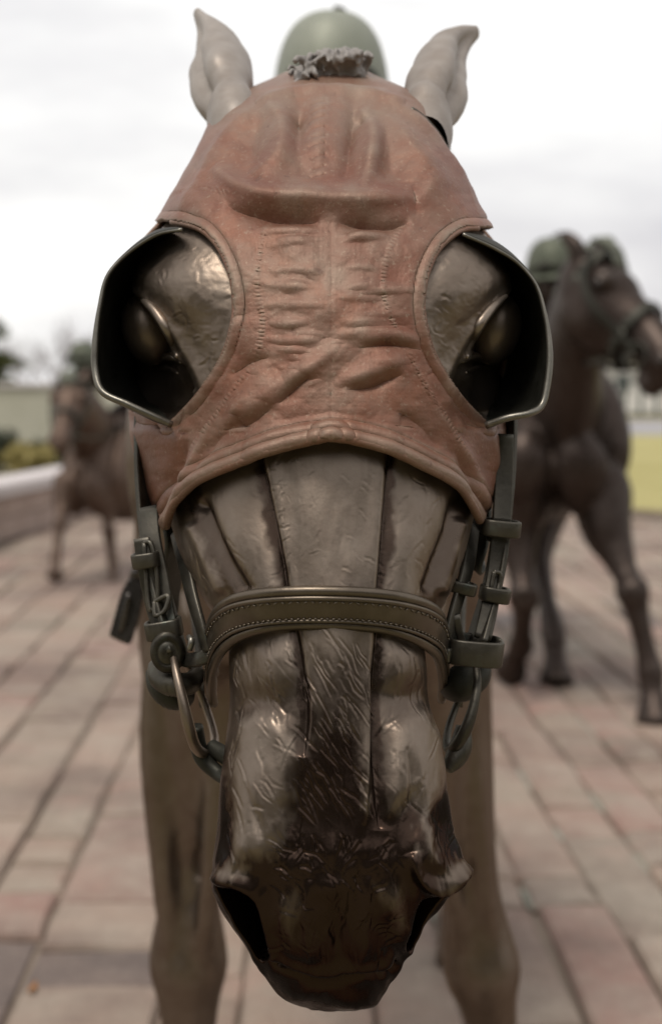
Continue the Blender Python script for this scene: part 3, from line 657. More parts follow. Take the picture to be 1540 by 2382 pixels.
def bg_head(g, poll, muz, up, sc, thick=1.0):
    """small horse head: poll to muzzle tip, up = direction of the forehead normal"""
    poll, muz, up = [np.asarray(a, float) for a in (poll, muz, up)]; ax = muz-poll; Ln = np.linalg.norm(ax); ax /= Ln
    up = up-ax*(up@ax); up /= np.linalg.norm(up); side = np.cross(ax, up); k = Ln/.60*thick
    sec = [(-.03,.05,.06),(.06,.085,.1),(.18,.105,.125),(.3,.108,.135),(.42,.095,.125),(.55,.074,.098),(.68,.06,.078),(.8,.062,.07),(.9,.066,.066),(.97,.055,.055),(1.01,.03,.03)]
    tube(g, np.array([list(poll+ax*t*Ln+up*(.1*(1-.28*t)-h)*k)+[w*k, h*k] for t, w, h in sec]), n=22, seg=34, up=side)
    for s in (-1, 1):
        blob(g, poll+ax*.3*Ln+side*s*.055*k-up*.075*k, np.array([.055, .1, .085])*k, rot=Matrix(np.array([side, ax, up]).T.tolist()))   # jaw
        blob(g, poll+ax*.27*Ln+side*s*.085*k+up*.035*k, np.array([.036]*3)*k)                                       # brow
        blob(g, poll+ax*.9*Ln+side*s*.05*k+up*.012*k, np.array([.026, .04, .034])*k, rot=Matrix(np.array([side, ax, up]).T.tolist()))
        e = poll+ax*.015*Ln+side*s*.06*k
        tube(g, np.array([list(e+up*.0*k)+[.026*k, .032*k], list(e+up*.03*k-ax*.035*k+side*s*.014*k)+[.022*k, .03*k], list(e+up*.025*k-ax*.085*k+side*s*.02*k)+[.014*k, .022*k], list(e+up*.01*k-ax*.125*k+side*s*.022*k)+[.003, .005]]), n=10, seg=12, up=side)
    tube(g, np.array([list(poll+ax*.9*Ln-up*.045*k)+[.04*k, .03*k], list(poll+ax*.985*Ln-up*.035*k)+[.035*k, .022*k]]), n=12, seg=4, up=side)
    blob(g, poll+ax*.9*Ln-up*.075*k, np.array([.035, .05, .03])*k, rot=Matrix(np.array([side, ax, up]).T.tolist()))
    return ax, up, side, k, Ln
def jockey_body(g, fr, head, sp, hands, dz=0):
    """crouching rider. head: local centre of the skull; sp: local pelvis; hands: two local points"""
    sc = fr.sc; head, sp = np.array(head, float), np.array(sp, float)
    def tb(rows, n=16, seg=24, up=None):
        P = np.array(rows, float); tube(g, np.concatenate([fr(P[:, :3]+[0, 0, dz]), P[:, 3:]*sc], 1), n=n, seg=seg, up=fr.side() if up is None else up)
    neck = head+[0, .1, -.1]; ch = lerp(neck, sp, .28)+[0, 0, .04]; wa = lerp(neck, sp, .66)+[0, 0, .07]
    tb([list(head+[0, .03, -.03])+[.055, .06], list(neck)+[.058, .062], list(lerp(neck, ch, .45))+[.11, .08], list(ch)+[.165, .115], list(wa)+[.13, .1], list(sp)+[.155, .125], list(sp+[0, .12, -.04])+[.08, .08]], 20, 30)
    blob(g, fr(head+[0, 0, dz]), np.array([.076, .098, .105])*sc)                                                     # skull
    tb([list(head+[0, -.07, -.02])+[.055, .04], list(head+[0, -.075, -.075])+[.045, .035], list(head+[0, -.06, -.115])+[.03, .028]], 12, 8)   # jaw and chin
    tb([list(head+[0, -.095, .0])+[.012, .012], list(head+[0, -.118, -.04])+[.016, .016], list(head+[0, -.1, -.05])+[.012, .01]], 10, 6)        # nose
    for s, h in zip((-1, 1), hands):
        h = np.array(h, float); sh = ch+[s*.155, -.03, .02]; el = lerp(sh, h, .5)+[s*.09, .05, -.11]
        tb([list(sh+[-s*.05, 0, 0])+[.06, .06], list(sh)+[.062, .062], list(lerp(sh, el, .5))+[.05, .05], list(el)+[.043, .043], list(lerp(el, h, .4))+[.04, .04], list(lerp(el, h, .92))+[.027, .03]], 14, 22)
        tb([list(lerp(el, h, .9))+[.024, .028], list(h)+[.022, .042], list(h+[0, -.045, -.005])+[.018, .04]], 12, 8)                            # palm
        for k in range(4):                                                                                                                      # curled fingers
            a = h+[s*.006, -.042, .03-.021*k]; tb([list(a)+[.0095]*2, list(a+[-s*.018, -.032, -.002])+[.009]*2, list(a+[-s*.042, -.02, -.004])+[.008]*2, list(a+[-s*.044, .012-.003*k, -.004])+[.0072]*2], 8, 8)
        a = h+[0, .0, .035]; tb([list(a)+[.011]*2, list(a+[-s*.02, -.03, .014])+[.0095]*2, list(a+[-s*.034, -.052, .004])+[.008]*2], 8, 6)          # thumb
        hip = sp+[s*.1, .0, -.03]; kn = np.array([s*.255, sp[1]-.42, sp[2]-.26]); an = np.array([s*.27, sp[1]-.06, sp[2]-.56])
        tb([list(hip)+[.09, .1], list(lerp(hip, kn, .4))+[.085, .09], list(kn)+[.058, .06], list(lerp(kn, an, .35))+[.056, .06], list(an)+[.036, .04]], 14, 22)
        tb([list(an+[0, .03, -.01])+[.036, .045], list(an+[0, -.03, -.05])+[.038, .038], list(an+[s*.005, -.13, -.07])+[.04, .028], list(an+[s*.01, -.19, -.07])+[.02, .014]], 12, 12)   # boot
    return dict(ch=ch, neck=neck, an=[np.array([s*.27, sp[1]-.06, sp[2]-.56]) for s in (-1, 1)])
def helmet(parent, fr, c, r, tilt=0, button=True, m=None):
    """domed racing skull cap with rim, peak, button and goggles; c world centre, r radii"""
    c = np.array(c); g = Geo(); nu, nv = 40, 18
    u = np.linspace(0, 2*math.pi, nu, endpoint=False); v = np.linspace(0.001, R(104), nv)
    sx = np.outer(np.sin(v)**.64, np.cos(u)); syy = np.outer(np.sin(v)**.64, np.sin(u)); sz = np.outer(np.cos(v), np.ones(nu))
    P = np.stack([sx*r[0], syy*r[1], sz*r[2]], -1); P += .012*r[0]*np.sin(np.arange(nu)*math.pi/5)[None, :, None]*np.sin(v)[:, None, None]*np.array([1, 1, 0])
    Pi = P*.93; g.add((P.reshape(-1, 3)@RT(fr)+c), gridf(nv, nu, True)); g.add(Pi.reshape(-1, 3)@RT(fr)+c, gridf(nv, nu, True, flip=True))
    ring = np.concatenate([P[-1], P[-1][:1], P[-1][1:2]])@RT(fr)+c; tube(g, np.concatenate([ring, np.full((len(ring), 1), .006)], 1), n=8, up=(0, 0, 1), cap=False)
    m = m or M['helmet']; h = g.build('helmet', m, parent)
    pk = Geo(); a = np.linspace(R(215), R(325), 14); inner = np.stack([r[0]*np.cos(a), r[1]*np.sin(a), np.full(14, -.12*r[2])], -1); outer = inner+np.stack([.1*r[0]*np.cos(a), .45*r[1]*np.abs(np.sin(a))*np.sin(a), np.full(14, -.16*r[2])], -1)
    top = np.stack([inner, outer], 0); bot = top-[0, 0, .006]; G = np.concatenate([top, bot[::-1], top[:1]], 0).reshape(-1, 3)@RT(fr)+c; pk.add(G, gridf(5, 14)); pk.build('peak', m, h)
    if button:
        b = Geo(); blob(b, c+np.array([.012, 0, r[2]*1.02]), np.array([.013, .013, .008])); tube(b, [(c[0]+.012, c[1], c[2]+r[2]*.97, .006), (c[0]+.012, c[1], c[2]+r[2]*1.03, .008), (c[0]+.014, c[1], c[2]+r[2]*1.08, .011)], n=10); b.build('button', M['cup'], h)
    gg = Geo(); a = np.linspace(R(150), R(390), 40); tube(gg, np.stack([1.03*r[0]*np.cos(a), 1.03*r[1]*np.sin(a), np.full(40, -.02*r[2])-.1*r[2]*np.sin(a), np.full(40, .004), np.full(40, .011)], -1)@np.block([[RT(fr), np.zeros((3, 2))], [np.zeros((2, 3)), np.eye(2)]])+np.concatenate([c, [0, 0]]), n=8, up=(0, 0, 1) if False else (0, 0, 1.))
    for s in (-1, 1): blob(gg, np.array([s*.42*r[0], -1.02*r[1], .04*r[2]])@RT(fr)+c, np.array([.034, .016, .024]))
    gg.build('goggles', M['cup'], h)
    return h
def RT(fr): return np.array([[fr.c, -fr.s, 0], [fr.s, fr.c, 0], [0, 0, 1]])
def rebase(o, base):
    me = o.data; n = len(me.vertices); a = np.empty(n*3, np.float32); me.vertices.foreach_get('co', a); a = a.reshape(-1, 3)-np.asarray(base, np.float32)
    me.vertices.foreach_set('co', np.ascontiguousarray(a).ravel()); me.update(); o.location = base
def saddle(fr, dz, label, y0=.45):
    """racing saddle on a number cloth with girth and stirrups"""
    base = fr((0, y0, 1.5+dz)); root = empty('racing_saddle', base); tag(root, label, 'saddle', 'racing saddles on the statues')
    a = np.linspace(-1.15, 1.15, 29)
    def sheet(ya, yb, rx, rz, z0, th, nm, m, ny_=10, flap=0):
        ys = np.linspace(ya, yb, ny_); G = np.stack([np.stack([np.sin(a)*(rx+.02*np.sin((y-ya)/(yb-ya)*math.pi)), np.full(29, y), z0+rz*np.cos(a)-flap*(np.abs(a) > .9)*0+dz], -1) for y in ys], 0)
        g = Geo(); g.add(fr(G).reshape(-1, 3), gridf(ny_, 29)); o = g.build(nm, m, root); s_ = o.modifiers.new('t', 'SOLIDIFY'); s_.thickness = th; return o
    sheet(y0-.28, y0+.34, .295, .42, 1.155, .012, 'saddle_cloth', M['tack'])
    sheet(y0-.22, y0+.1, .315, .42, 1.17, .014, 'saddle_flap', M['band'])
    g = Geo(); P = np.array([(0, y0-.25, 1.62, .05, .02), (0, y0-.15, 1.6, .09, .025), (0, y0, 1.585, .12, .025), (0, y0+.18, 1.6, .13, .03), (0, y0+.28, 1.63, .09, .02)]); tube(g, np.concatenate([fr(P[:, :3]+[0, 0, dz]), P[:, 3:]*fr.sc], 1), n=16, seg=16, up=fr.side()); g.build('seat', M['band'], root)
    g = Geo(); t = np.linspace(0, 2*math.pi, 49); sweep(g, fr(np.stack([.3*np.sin(t), np.full(49, y0-.1), 1.18+dz+.385*np.cos(t)], -1)), rbox(.006, .04), up=np.stack([np.sin(t)*fr.c, -np.sin(t)*fr.s, np.cos(t)], -1)); g.build('girth', M['tack'], root)
    return root

# ------------------------------------------------------------------ main horse: body, ears, forelock
MF = Frame((-.022, 2.12, 0))
g = Geo(); torso(g, MF, 0, .86)
nk = np.array([(0, .12, 1.22, .17, .33), (0, -.2, 1.24, .15, .28), (0, -.5, 1.29, .105, .2), (0, -.75, 1.32, .082, .15), (0, -.9, 1.345, .078, .125), (0, -.99, 1.36, .06, .085)])
tube(g, np.concatenate([MF(nk[:, :3]), nk[:, 3:]], 1), n=22, seg=30, up=(1, 0, 0))
leg(g, MF([(-.135, -.3, 1.12), (-.162, -.24, .95), (-.168, -.28, .485), (-.17, -.27, .17), (-.17, -.33, 0)]), 'fore', 1.0, (1, 0, 0))
leg(g, MF([(.135, -.3, 1.12), (.16, -.24, .95), (.228, -.24, .46), (.28, -.16, .18), (.29, -.2, 0)]), 'fore', 1.0, (1, 0, 0))
leg(g, MF([(-.16, .98, 1.25), (-.2, .78, .95), (-.19, 1.05, .56), (-.19, 1.3, .24), (-.19, 1.36, 0)]), 'hind', 1, (1, 0, 0))
leg(g, MF([(.16, .98, 1.25), (.2, .74, .95), (.235, .95, .56), (.29, .95, .2), (.31, .88, 0)]), 'hind', 1, (1, 0, 0))
for s in (-1, 1):      # forearm and chest muscle
    P = np.array([(s*.11, -.42, 1.0, .05, .06), (s*.14, -.33, .9, .05, .06), (s*.155, -.3, .74, .04, .045), (s*.17, -.29, .6, .02, .02)]); tube(g, np.concatenate([MF(P[:, :3]), P[:, 3:]], 1), n=12, seg=14)
for P in ([(-.105, -.36, .93, .022, .03), (-.118, -.345, .8, .022, .026), (-.13, -.345, .65, .016, .018), (-.15, -.31, .47, .012, .012)], [(-.19, -.31, .95, .026, .03), (-.2, -.315, .8, .026, .03), (-.197, -.32, .64, .017, .02), (-.185, -.31, .47, .012, .012)],
          [(.105, -.34, .93, .022, .03), (.14, -.32, .8, .022, .026), (.175, -.30, .62, .013, .016), (.21, -.26, .46, .012, .012)], [(.18, -.3, .95, .026, .03), (.2, -.29, .8, .024, .03), (.222, -.285, .62, .015, .018), (.24, -.26, .45, .012, .012)]):
    P = np.array(P); tube(g, np.concatenate([MF(P[:, :3]), P[:, 3:]], 1), n=12, seg=16)
bv, bf = fuse(g, .0085, 2)
# ears: laid back, each a curled leaf
def ear(rows, open_dir, depth):
    """rows px x, px y, world depth, half width px, half thickness cm ; hollow towards open_dir"""
    P = smoothpath([tuple(at(r[0], r[1], r[2]))+(r[3]/FPX*r[2], r[4]/100) for r in rows], 40)
    T, A, B = frames(P[:, :3], (1, 0, 0)); th = np.linspace(0, 2*math.pi, 36, endpoint=False)
    c, s = np.cos(th), np.sin(th)
    ring = P[:, None, :3]+A[:, None]*(c[None, :, None]*P[:, 3][:, None, None])+B[:, None]*(s[None, :, None]*P[:, 4][:, None, None])
    k = np.linspace(0, 1, 40); hol = sstep(.18, .4, k)*sstep(1.02, .8, k)
    w = np.exp(-(((th-open_dir+math.pi) % (2*math.pi)-math.pi)/.5)**2)
    cen = P[:, None, :3]-ring; ring = ring+cen*(hol[:, None]*w[None, :]*depth)[..., None]
    nz_ = np.array([[mnoise.noise(Vector(ring[i, j]*45)) for j in range(36)] for i in range(40)]); ring = ring+cen*(nz_*.09)[..., None]
    g = Geo(); g.add(ring.reshape(-1, 3), gridf(40, 36, True)); b = g.n-40*36
    for row, f in ((0, 0), (39, 1)):
        i = np.arange(1, 35); q = np.stack([np.zeros(34, int), i, i+1], 1)+row*36+b; g.f3.append(q)
    return np.concatenate(g.v), np.concatenate(g.f4)
earL = ear([(560,350,1.04,66,3.2),(548,300,1.06,62,3.2),(540,262,1.08,58,2.8),(530,240,1.09,56,2.5),(519,218,1.105,68,2.7),(513,190,1.12,76,2.7),(507,150,1.15,74,2.4),(500,108,1.17,54,1.9),(480,66,1.19,24,1.3),(460,32,1.20,10,.6)], R(205), .55)
earR = ear([(976,360,1.04,66,3.2),(984,310,1.06,66,3.2),(992,272,1.08,60,2.9),(1004,245,1.09,62,2.6),(1014,220,1.105,74,2.7),(1022,190,1.12,72,2.5),(1030,155,1.15,62,2.3),(1044,120,1.17,46,1.8),(1074,92,1.19,26,1.2),(1106,76,1.20,11,.6)], R(335), .6)
Vall, Fall, pall = [head_v], [head_f], [patina_light]
off = len(head_v)
for v_, f_, p_ in ((bv, bf, .22), (earL[0], earL[1], 0), (earR[0], earR[1], 0)):
    Vall.append(v_); Fall.append(f_+off); pall.append(np.full(len(v_), p_)); off += len(v_)
HB = np.array([0.0, 1.9, 0.0])
horse = link('racehorse_statue', mesh_np('racehorse_statue', np.concatenate(Vall), np.concatenate(Fall)), [M['horse'], M['ear']])
add_attr(horse.data, 'patina_light', np.concatenate(pall))
mi = np.zeros(len(horse.data.polygons), np.int32); mi[-(len(earL[1])+len(earR[1])):] = 1; horse.data.polygons.foreach_set('material_index', mi)
rebase(horse, HB)
tag(horse, 'large brown bronze racehorse statue with its muzzle close to the camera', 'statue', 'bronze racehorses on the plaza')
def on_head(pts, side, lift):
    P = np.array([surf_pt(HS, x, y, side)[0]+surf_pt(HS, x, y, side)[1]*lift for x, y in pts])
    for _ in range(2): P[1:-1] = (P[:-2]+2*P[1:-1]+P[2:])/4
    return P
def lid(nm, pts, side, r, lift=0.0):
    P = on_head(spl(pts, 14), side, lift); rr = r*np.sin(np.linspace(.25, math.pi-.25, 14))**.7; g = Geo(); tube(g, np.concatenate([P, rr[:, None]], 1), n=12, seg=28); g.build(nm, M['horse'], horse)
for s, fx in ((-1, lambda x: x), (1, lambda x: 1497-x)):
    g = Geo(); p, n = surf_pt(HS, fx(362), 768, s); blob(g, p+n*.004+np.array([0, -.011, 0]), (.0172, .018, .0245), 30, 20, rot=Matrix.Rotation(R(14*s), 3, 'Y')); g.build('eye', M['horse'], horse)
    lid('upper_eyelid', [(fx(322),688),(fx(350),708),(fx(382),748),(fx(404),795),(fx(414),830)], s, .0036, .0005); lid('lower_eyelid', [(fx(338),826),(fx(364),840),(fx(394),828),(fx(424),846)], s, .0028, .0004); lid('eye_fold', [(fx(352),858),(fx(385),852),(fx(415),868)], s, .0024, 0)
# forelock tuft above the poll
fg = Geo(); r_ = np.random.default_rng(3)
for k in range(190):
    x = r_.uniform(704, 840); y0 = 205-r_.uniform(0, 30); top = 112+((x-795)/80)**2*36+r_.uniform(-2, 34); dx = r_.normal(-6, 16); Yd = 1.085+r_.uniform(-.012, .03); rr = r_.uniform(.0018, .0042)
    pts = [tuple(at(x, y0, Yd))+(rr,)]
    for q in (.35, .65, .9, 1.0): pts.append(tuple(at(x+dx*q+r_.normal(0, 6), y0+(top-y0)*min(1, q*1.15)+(10*(q > .95)), Yd+.01*q-.022*q*q))+(rr*(1.15-.6*q),))
    tube(fg, pts, n=8, seg=12)
fv, ff = fuse(fg, .0014, 1)
link('forelock', mesh_np('forelock', fv, ff), M['tuft'], horse)

# ------------------------------------------------------------------ blinker hood
HBASE = at(770, 700, .95)
hood = link('hood_cloth', mesh_np('hood_cloth', hv, hf), M['hood']); add_attr(hood.data, 'patina_light', hood_attr)
md = hood.modifiers.new('thickness', 'SOLIDIFY'); md.thickness = .003; md.offset = -1
blink = empty('blinker_hood', HBASE); tag(blink, 'terracotta brown blinker hood with black eye cups, on the nearest horse', 'hood')
hood.parent = blink; hood.location = -Vector(HBASE)
def on_hood(pts, lift=.002, side=0):
    out = []
    for x, y in pts:
        p, n = surf_pt(HO, x, y, side); out.append(p+n*lift)
    out = np.array(out)
    for _ in range(3): out[1:-1] = (out[:-2]+2*out[1:-1]+out[2:])/4
    return out
def strip(name, pts, r, m, side=0, lift=.001, parent=None):
    g = Geo(); P = on_hood(pts, lift, side); tube(g, np.concatenate([P, np.full((len(P), 1), r)], 1), n=10, seg=len(P)*2); return g.build(name, m, parent or blink)
lastrow = np.where(cloth, np.arange(ny)[:, None], -1).max(0); order = np.argsort(HT[0]); order = order[np.abs(HT[0][order]) < 6.2]
HE = HO[lastrow[order], order]+HN[lastrow[order], order]*.0006
for _ in range(6): HE[1:-1] = (HE[:-2]+2*HE[1:-1]+HE[2:])/4
HE = HE[::3]; g = Geo(); tube(g, np.concatenate([HE, np.full((len(HE), 1), .0030)], 1), n=10, up=(0, 0, 1)); g.build('hem', M['hood'], blink)
strip('eye_binding', eyeL[1:], .0021, M['hood'], -1, .0008); strip('eye_binding', eyeR[1:], .0021, M['hood'], 1, .0008)
strip('ear_binding', spl([(952,278),(985,295),(1012,318),(1034,350)], 12), .003, M['tack'], 1, .001)
def stitches(name, pts, n, r, L, m, zig=0, parent=None, lift=.0006):
    """row of raised thread stitches, one part"""
    P = on_hood(spl(pts, n*2+1), lift); g = Geo(); rr = np.random.default_rng(len(pts)*n)
    for k in range(n):
        a, b = P[2*k], P[2*k+1]; t = b-a; s = np.cross(t, (0, 1, 0)); s /= np.linalg.norm(s)+1e-9
        z = zig*(1 if k % 2 else -1)*rr.uniform(.6, 1.3); tube(g, [tuple(a-s*z)+(r*.7,), tuple((a+b)/2+[0, -r*.6, 0])+(r,), tuple(b+s*z)+(r*.7,)], n=5, seg=4)
    return g.build(name, m, parent or blink)
stitches('stitching', [(625,540),(606,600),(600,680),(612,760),(600,830),(560,900),(510,970),(450,1060),(428,1105)], 50, .0006, 0, M['hood'], .0011)
stitches('stitching', [(935,545),(900,610),(890,690),(915,770),(945,830),(985,905),(1020,960),(1060,1040),(1092,1085)], 50, .0006, 0, M['hood'], .0011)
stitches('hem_stitching', [(430,1128),(480,1090),(560,1058),(650,1026),(720,1010),(770,1006),(830,1010),(900,1030),(980,1066),(1050,1112),(1085,1145)], 80, .0005, 0, M['hood'])
stitches('seam_stitching', [(757,560),(758,700),(757,860),(758,985)], 44, .0004, 0, M['hood']); stitches('seam_stitching', [(783,560),(784,700),(783,860),(784,985)], 44, .0004, 0, M['hood'])
def cup(name, rim, att, side):
    """dished blinker: rim and attachment as px x, px y, depth rows; the wall swells outwards between them"""
    n = 60; A = smoothpath([tuple(at(*p)) for p in rim], n); B = smoothpath([tuple(at(*p)) for p in att], n)
    t = np.linspace(0, 1, 18)[:, None, None]; G = A[None]*(1-t)+B[None]*t
    e = np.sin(np.linspace(0, math.pi, n))**.6
    G = G+np.sin(t*math.pi)**.8*e[None, :, None]*np.array([side*.006, .006, 0])
    cz = A[:, 2].mean(); G[..., 2] += (np.sin(t*math.pi)[..., 0]*e[None])*np.clip((A[None, :, 2]-cz)/.06, -1, 1)*.004
    g = Geo(); g.add(G.reshape(-1, 3), gridf(18, n)); o = g.build(name, M['cup'], blink); m_ = o.modifiers.new('t', 'SOLIDIFY'); m_.thickness = .0026; m_.offset = 0
    g = Geo(); tube(g, np.concatenate([A, (.0011+.0012*sstep(.35, .6, np.linspace(0, 1, n)))[:, None]], 1), n=12, up=(0, -1, 0)); g.build('cup_rim', M['rim'], o)
    return o
cup('eye_cup', [(424,534,.915),(366,546,.925),(300,588,.928),(252,640,.925),(232,715,.92),(222,800,.915),(222,858,.912),(238,910,.905),(296,940,.90),(350,965,.90),(400,988,.905)],
    [(424,534,.92),(392,545,.96),(368,590,1.0),(352,680,1.03),(348,770,1.04),(350,860,1.03),(360,930,1.0),(380,965,.96),(400,988,.91)], -1)
cup('eye_cup', [(1076,545,.915),(1150,578,.925),(1204,612,.928),(1246,662,.925),(1268,735,.92),(1278,820,.915),(1272,895,.91),(1258,945,.905),(1230,962,.90),(1180,972,.90),(1130,990,.905)],
    [(1076,545,.92),(1112,556,.96),(1136,600,1.0),(1150,685,1.03),(1154,770,1.04),(1152,860,1.03),(1146,930,1.0),(1134,965,.96),(1130,990,.91)], 1)

# ------------------------------------------------------------------ bridle
BB = at(770, 1440, .85); bridle = empty('bridle', BB); tag(bridle, 'greenish bronze bridle with wide stitched noseband on the nearest horse', 'bridle', 'bridles')
nbp = [(496,1600,.955),(488,1555,.925),(490,1510,.895),(512,1462,.862),(556,1432,.838),(620,1418,.824),(700,1413,.818),(770,1413,.8165),(840,1416,.818),(910,1424,.824),(970,1440,.836),(1012,1465,.856),(1030,1500,.888),(1034,1545,.92),(1030,1590,.952)]
NB = smoothpath([tuple(at(*p)) for p in nbp], 80)
axis = np.array([0, -.28, .96])                    # band stands across the nose
T_ = np.gradient(NB, axis=0); T_ /= np.linalg.norm(T_, axis=1)[:, None]
UPV = axis-T_*(T_@axis)[:, None]; UPV /= np.linalg.norm(UPV, axis=1)[:, None]; OUT = np.cross(T_, UPV); OUT *= np.sign((OUT@np.array([0, -1, 0])).mean())
g = Geo(); sweep(g, NB, rbox(.0076, .0028, .35), up=UPV); nbo = g.build('noseband', M['band'], bridle)
for nm, dz_, do, rr in (('upper_roll', .0100, -.0006, .0033), ('upper_piping', .0066, .0022, .0017), ('lower_roll', -.0114, -.0008, .0032), ('lower_piping', -.0078, .0022, .0012)):
    g = Geo(); tube(g, np.concatenate([NB+UPV*dz_+OUT*do, np.full((80, 1), rr)], 1), n=10, up=(0, 0, 1)); g.build(nm, M['band'], nbo)
for dz_, n_, zz in ((.0044, 84, .0007), (-.0060, 100, .0003)):
    g = Geo(); Q = smoothpath(NB+UPV*dz_+OUT*.0031, n_*2+1)
    for k in range(4, n_-4):
        a, b = Q[2*k], Q[2*k+1]; z = UPV[0]*0+np.array([0, 0, zz*(1 if k % 2 else -1)]); tube(g, [tuple(a-z)+(.0004,), tuple((a+b)/2+[0, -.0002, 0])+(.0006,), tuple(b+z)+(.0004,)], n=5, seg=3)
    g.build('stitching', M['band'], nbo)
def strap(name, pts, w, th, up, parent=None, m=None, seg=None):
    """flat strap; pts px x, px y, depth; up = direction across its width"""
    g = Geo(); sweep(g, [tuple(at(*p)) for p in pts], rbox(w/2, th/2, .3), up=up, seg=seg or len(pts)*8); return g.build(name, m or M['tack'], parent or bridle)
def keeper(pt, size, rot, m=None, name='keeper', parent=None):
    g = Geo(); c = at(*pt); rx, rz, hh = size; t = np.linspace(0, 2*math.pi, 25)
    ring = np.stack([np.sign(np.cos(t))*np.abs(np.cos(t))**.5*rx, np.sign(np.sin(t))*np.abs(np.sin(t))**.5*rz, np.zeros(25)], -1); Rm = np.array(Matrix.Rotation(R(rot), 3, 'Y'))
    ring = ring@Rm.T+c; ax = Rm@np.array([0, 0, 1.]); sweep(g, ring, rbox(hh/2, .0016, .4), up=ax); return g.build(name, m or M['tack'], parent or bridle)
# cheek piece on the picture's left
strap('cheek_strap', [(352,900,1.02),(338,985,.985),(337,1090,.965),(343,1190,.95),(356,1290,.935),(376,1380,.925),(398,1460,.915),(414,1520,.908)], .022, .004, (.35, .93, 0))
strap('billet', [(330,1252,.925),(338,1310,.922),(356,1400,.918),(376,1470,.912)], .011, .003, (.9, -.2, .1), seg=24)
strap('billet', [(347,1180,.94),(352,1250,.93),(372,1350,.922),(388,1440,.915),(402,1510,.905)], .013, .0035, (.95, -.2, .1), seg=30)
keeper((340,1302,.922), (.0075, .008, .010), -8); keeper((382,1462,.912), (.0105, .009, .012), -10)
def buckle(pts, r, name='buckle'):
    g = Geo(); P = np.array([tuple(at(*p)) for p in pts]); P = smoothpath(np.concatenate([P, P[:1]]), 40); tube(g, np.concatenate([P, np.full((40, 1), r)], 1), n=8); return g.build(name, M['tack'], bridle)
buckle([(336,1262,.922),(350,1262,.92),(366,1400,.914),(352,1420,.914)], .0016); buckle([(360,1400,.914),(392,1386,.912),(384,1420,.91),(364,1432,.91)], .0018)
def roundel(pt, rx, rz, th, name):
    g = Geo(); c = at(*pt); t = np.linspace(0, 2*math.pi, 33)[:-1]
    prof = [(.0, -th), (.45, -th*1.1), (.52, -th*.8), (.6, -th*1.05), (.8, -th), (.95, -th*.6), (1, 0), (.95, th*.6), (0, th)]
    G = np.stack([np.stack([c[0]+np.cos(t)*rx*a, c[1]+np.full(32, b)+.15*rx*a*np.cos(t), c[2]+np.sin(t)*rz*a], -1) for a, b in prof], 0); g.add(G.reshape(-1, 3), gridf(len(prof), 32, True)); return g.build(name, M['tack'], bridle)
roundel((392,1515,.905), .0115, .0145, .005, 'bit_boss')
def ringpart(name, pts, r, m=None, closed=False, n=12):
    g = Geo(); P = [tuple(at(*p[:3]))+((p[3]/100 if len(p) > 3 else r),) for p in pts]
    tube(g, P, n=n, seg=len(pts)*8); return g.build(name, m or M['tack'], bridle)
ringpart('bit_ring', [(402,1520,.905,.2),(410,1560,.893,.26),(424,1620,.884,.32),(440,1690,.882,.38),(456,1738,.89,.36),(482,1752,.91,.34),(500,1720,.935,.3),(474,1630,.95,.26),(440,1555,.945,.24),(412,1515,.92,.22)], .004, M['horse'])
ringpart('rein_loop', [(362,1548,.93,.5),(372,1575,.918,.75),(400,1592,.91,.8),(440,1590,.918,.75),(460,1565,.94,.5)], .006)
ringpart('rein_sleeve', [(366,1560,.935,.8),(378,1592,.928,1.0),(402,1615,.926,1.05),(435,1618,.935,.8)], .006, M['cup'])
strap('link_strap', [(418,1530,.918),(440,1536,.905),(466,1532,.895),(490,1520,.892)], .0095, .005, (.2, 0, .98), seg=14)
g = Geo(); tube(g, [tuple(at(441,1512,.895))+(.002,), tuple(at(446,1490,.895))+(.0022,), tuple(at(440,1482,.9))+(.002,)], n=8, seg=8); g.build('buckle_tongue', M['rim'], bridle)
strap('noseband_strap', [(412,1235,.955),(430,1310,.925),(448,1390,.905),(468,1460,.893),(482,1515,.89)], .012, .0035, (.5, -.86, 0)); strap('throat_strap', [(398,1200,.975),(408,1260,.97),(404,1310,.985),(390,1400,1.02),(384,1440,1.06)], .020, .004, (.5, .86, 0), m=M['cup'])
ringpart('bit_mouthpiece', [(492,1738,.91,.55),(530,1760,.90,.6),(570,1765,.88,.6)], .006, M['cup'])
ringpart('chin_strap', [(455,1690,.90,.5),(470,1760,.905,.55),(510,1800,.90,.5),(545,1820,.885,.4)], .005, M['cup'])
# cheek piece on the picture's right
strap('cheek_strap', [(1160,900,1.02),(1178,985,.985),(1176,1090,.965),(1168,1190,.95),(1158,1290,.94),(1140,1380,.93),(1118,1455,.92),(1105,1500,.912)], .022, .004, (-.35, .93, 0))
strap('billet', [(1172,1010,.95),(1171,1110,.945),(1166,1215,.936)], .0125, .0035, (.95, .15, 0), seg=24)
strap('billet', [(1162,1235,.935),(1154,1320,.93),(1140,1400,.92),(1122,1485,.91)], .0115, .0035, (.95, .1, .2), seg=24); strap('billet', [(1150,1400,.92),(1140,1450,.915),(1128,1490,.91)], .006, .003, (.95, .1, .2), seg=14)
keeper((1164,1228,.935), (.0115, .009, .011), 6); keeper((1150,1382,.924), (.0085, .008, .010), 10); keeper((1157,1250,.94), (.006, .006, .006), 6, M['cup'])
buckle([(1148,1330,.922),(1162,1335,.924),(1156,1375,.922),(1143,1372,.92)], .0016)
keeper((1102,1512,.905), (.0168, .016, .0165), 5, M['tack'], 'bit_cuff')
ringpart('rein_sleeve', [(1118,1540,.93,.8),(1100,1570,.925,1.2),(1072,1590,.922,1.25),(1045,1600,.93,.9)], .006, M['cup'])
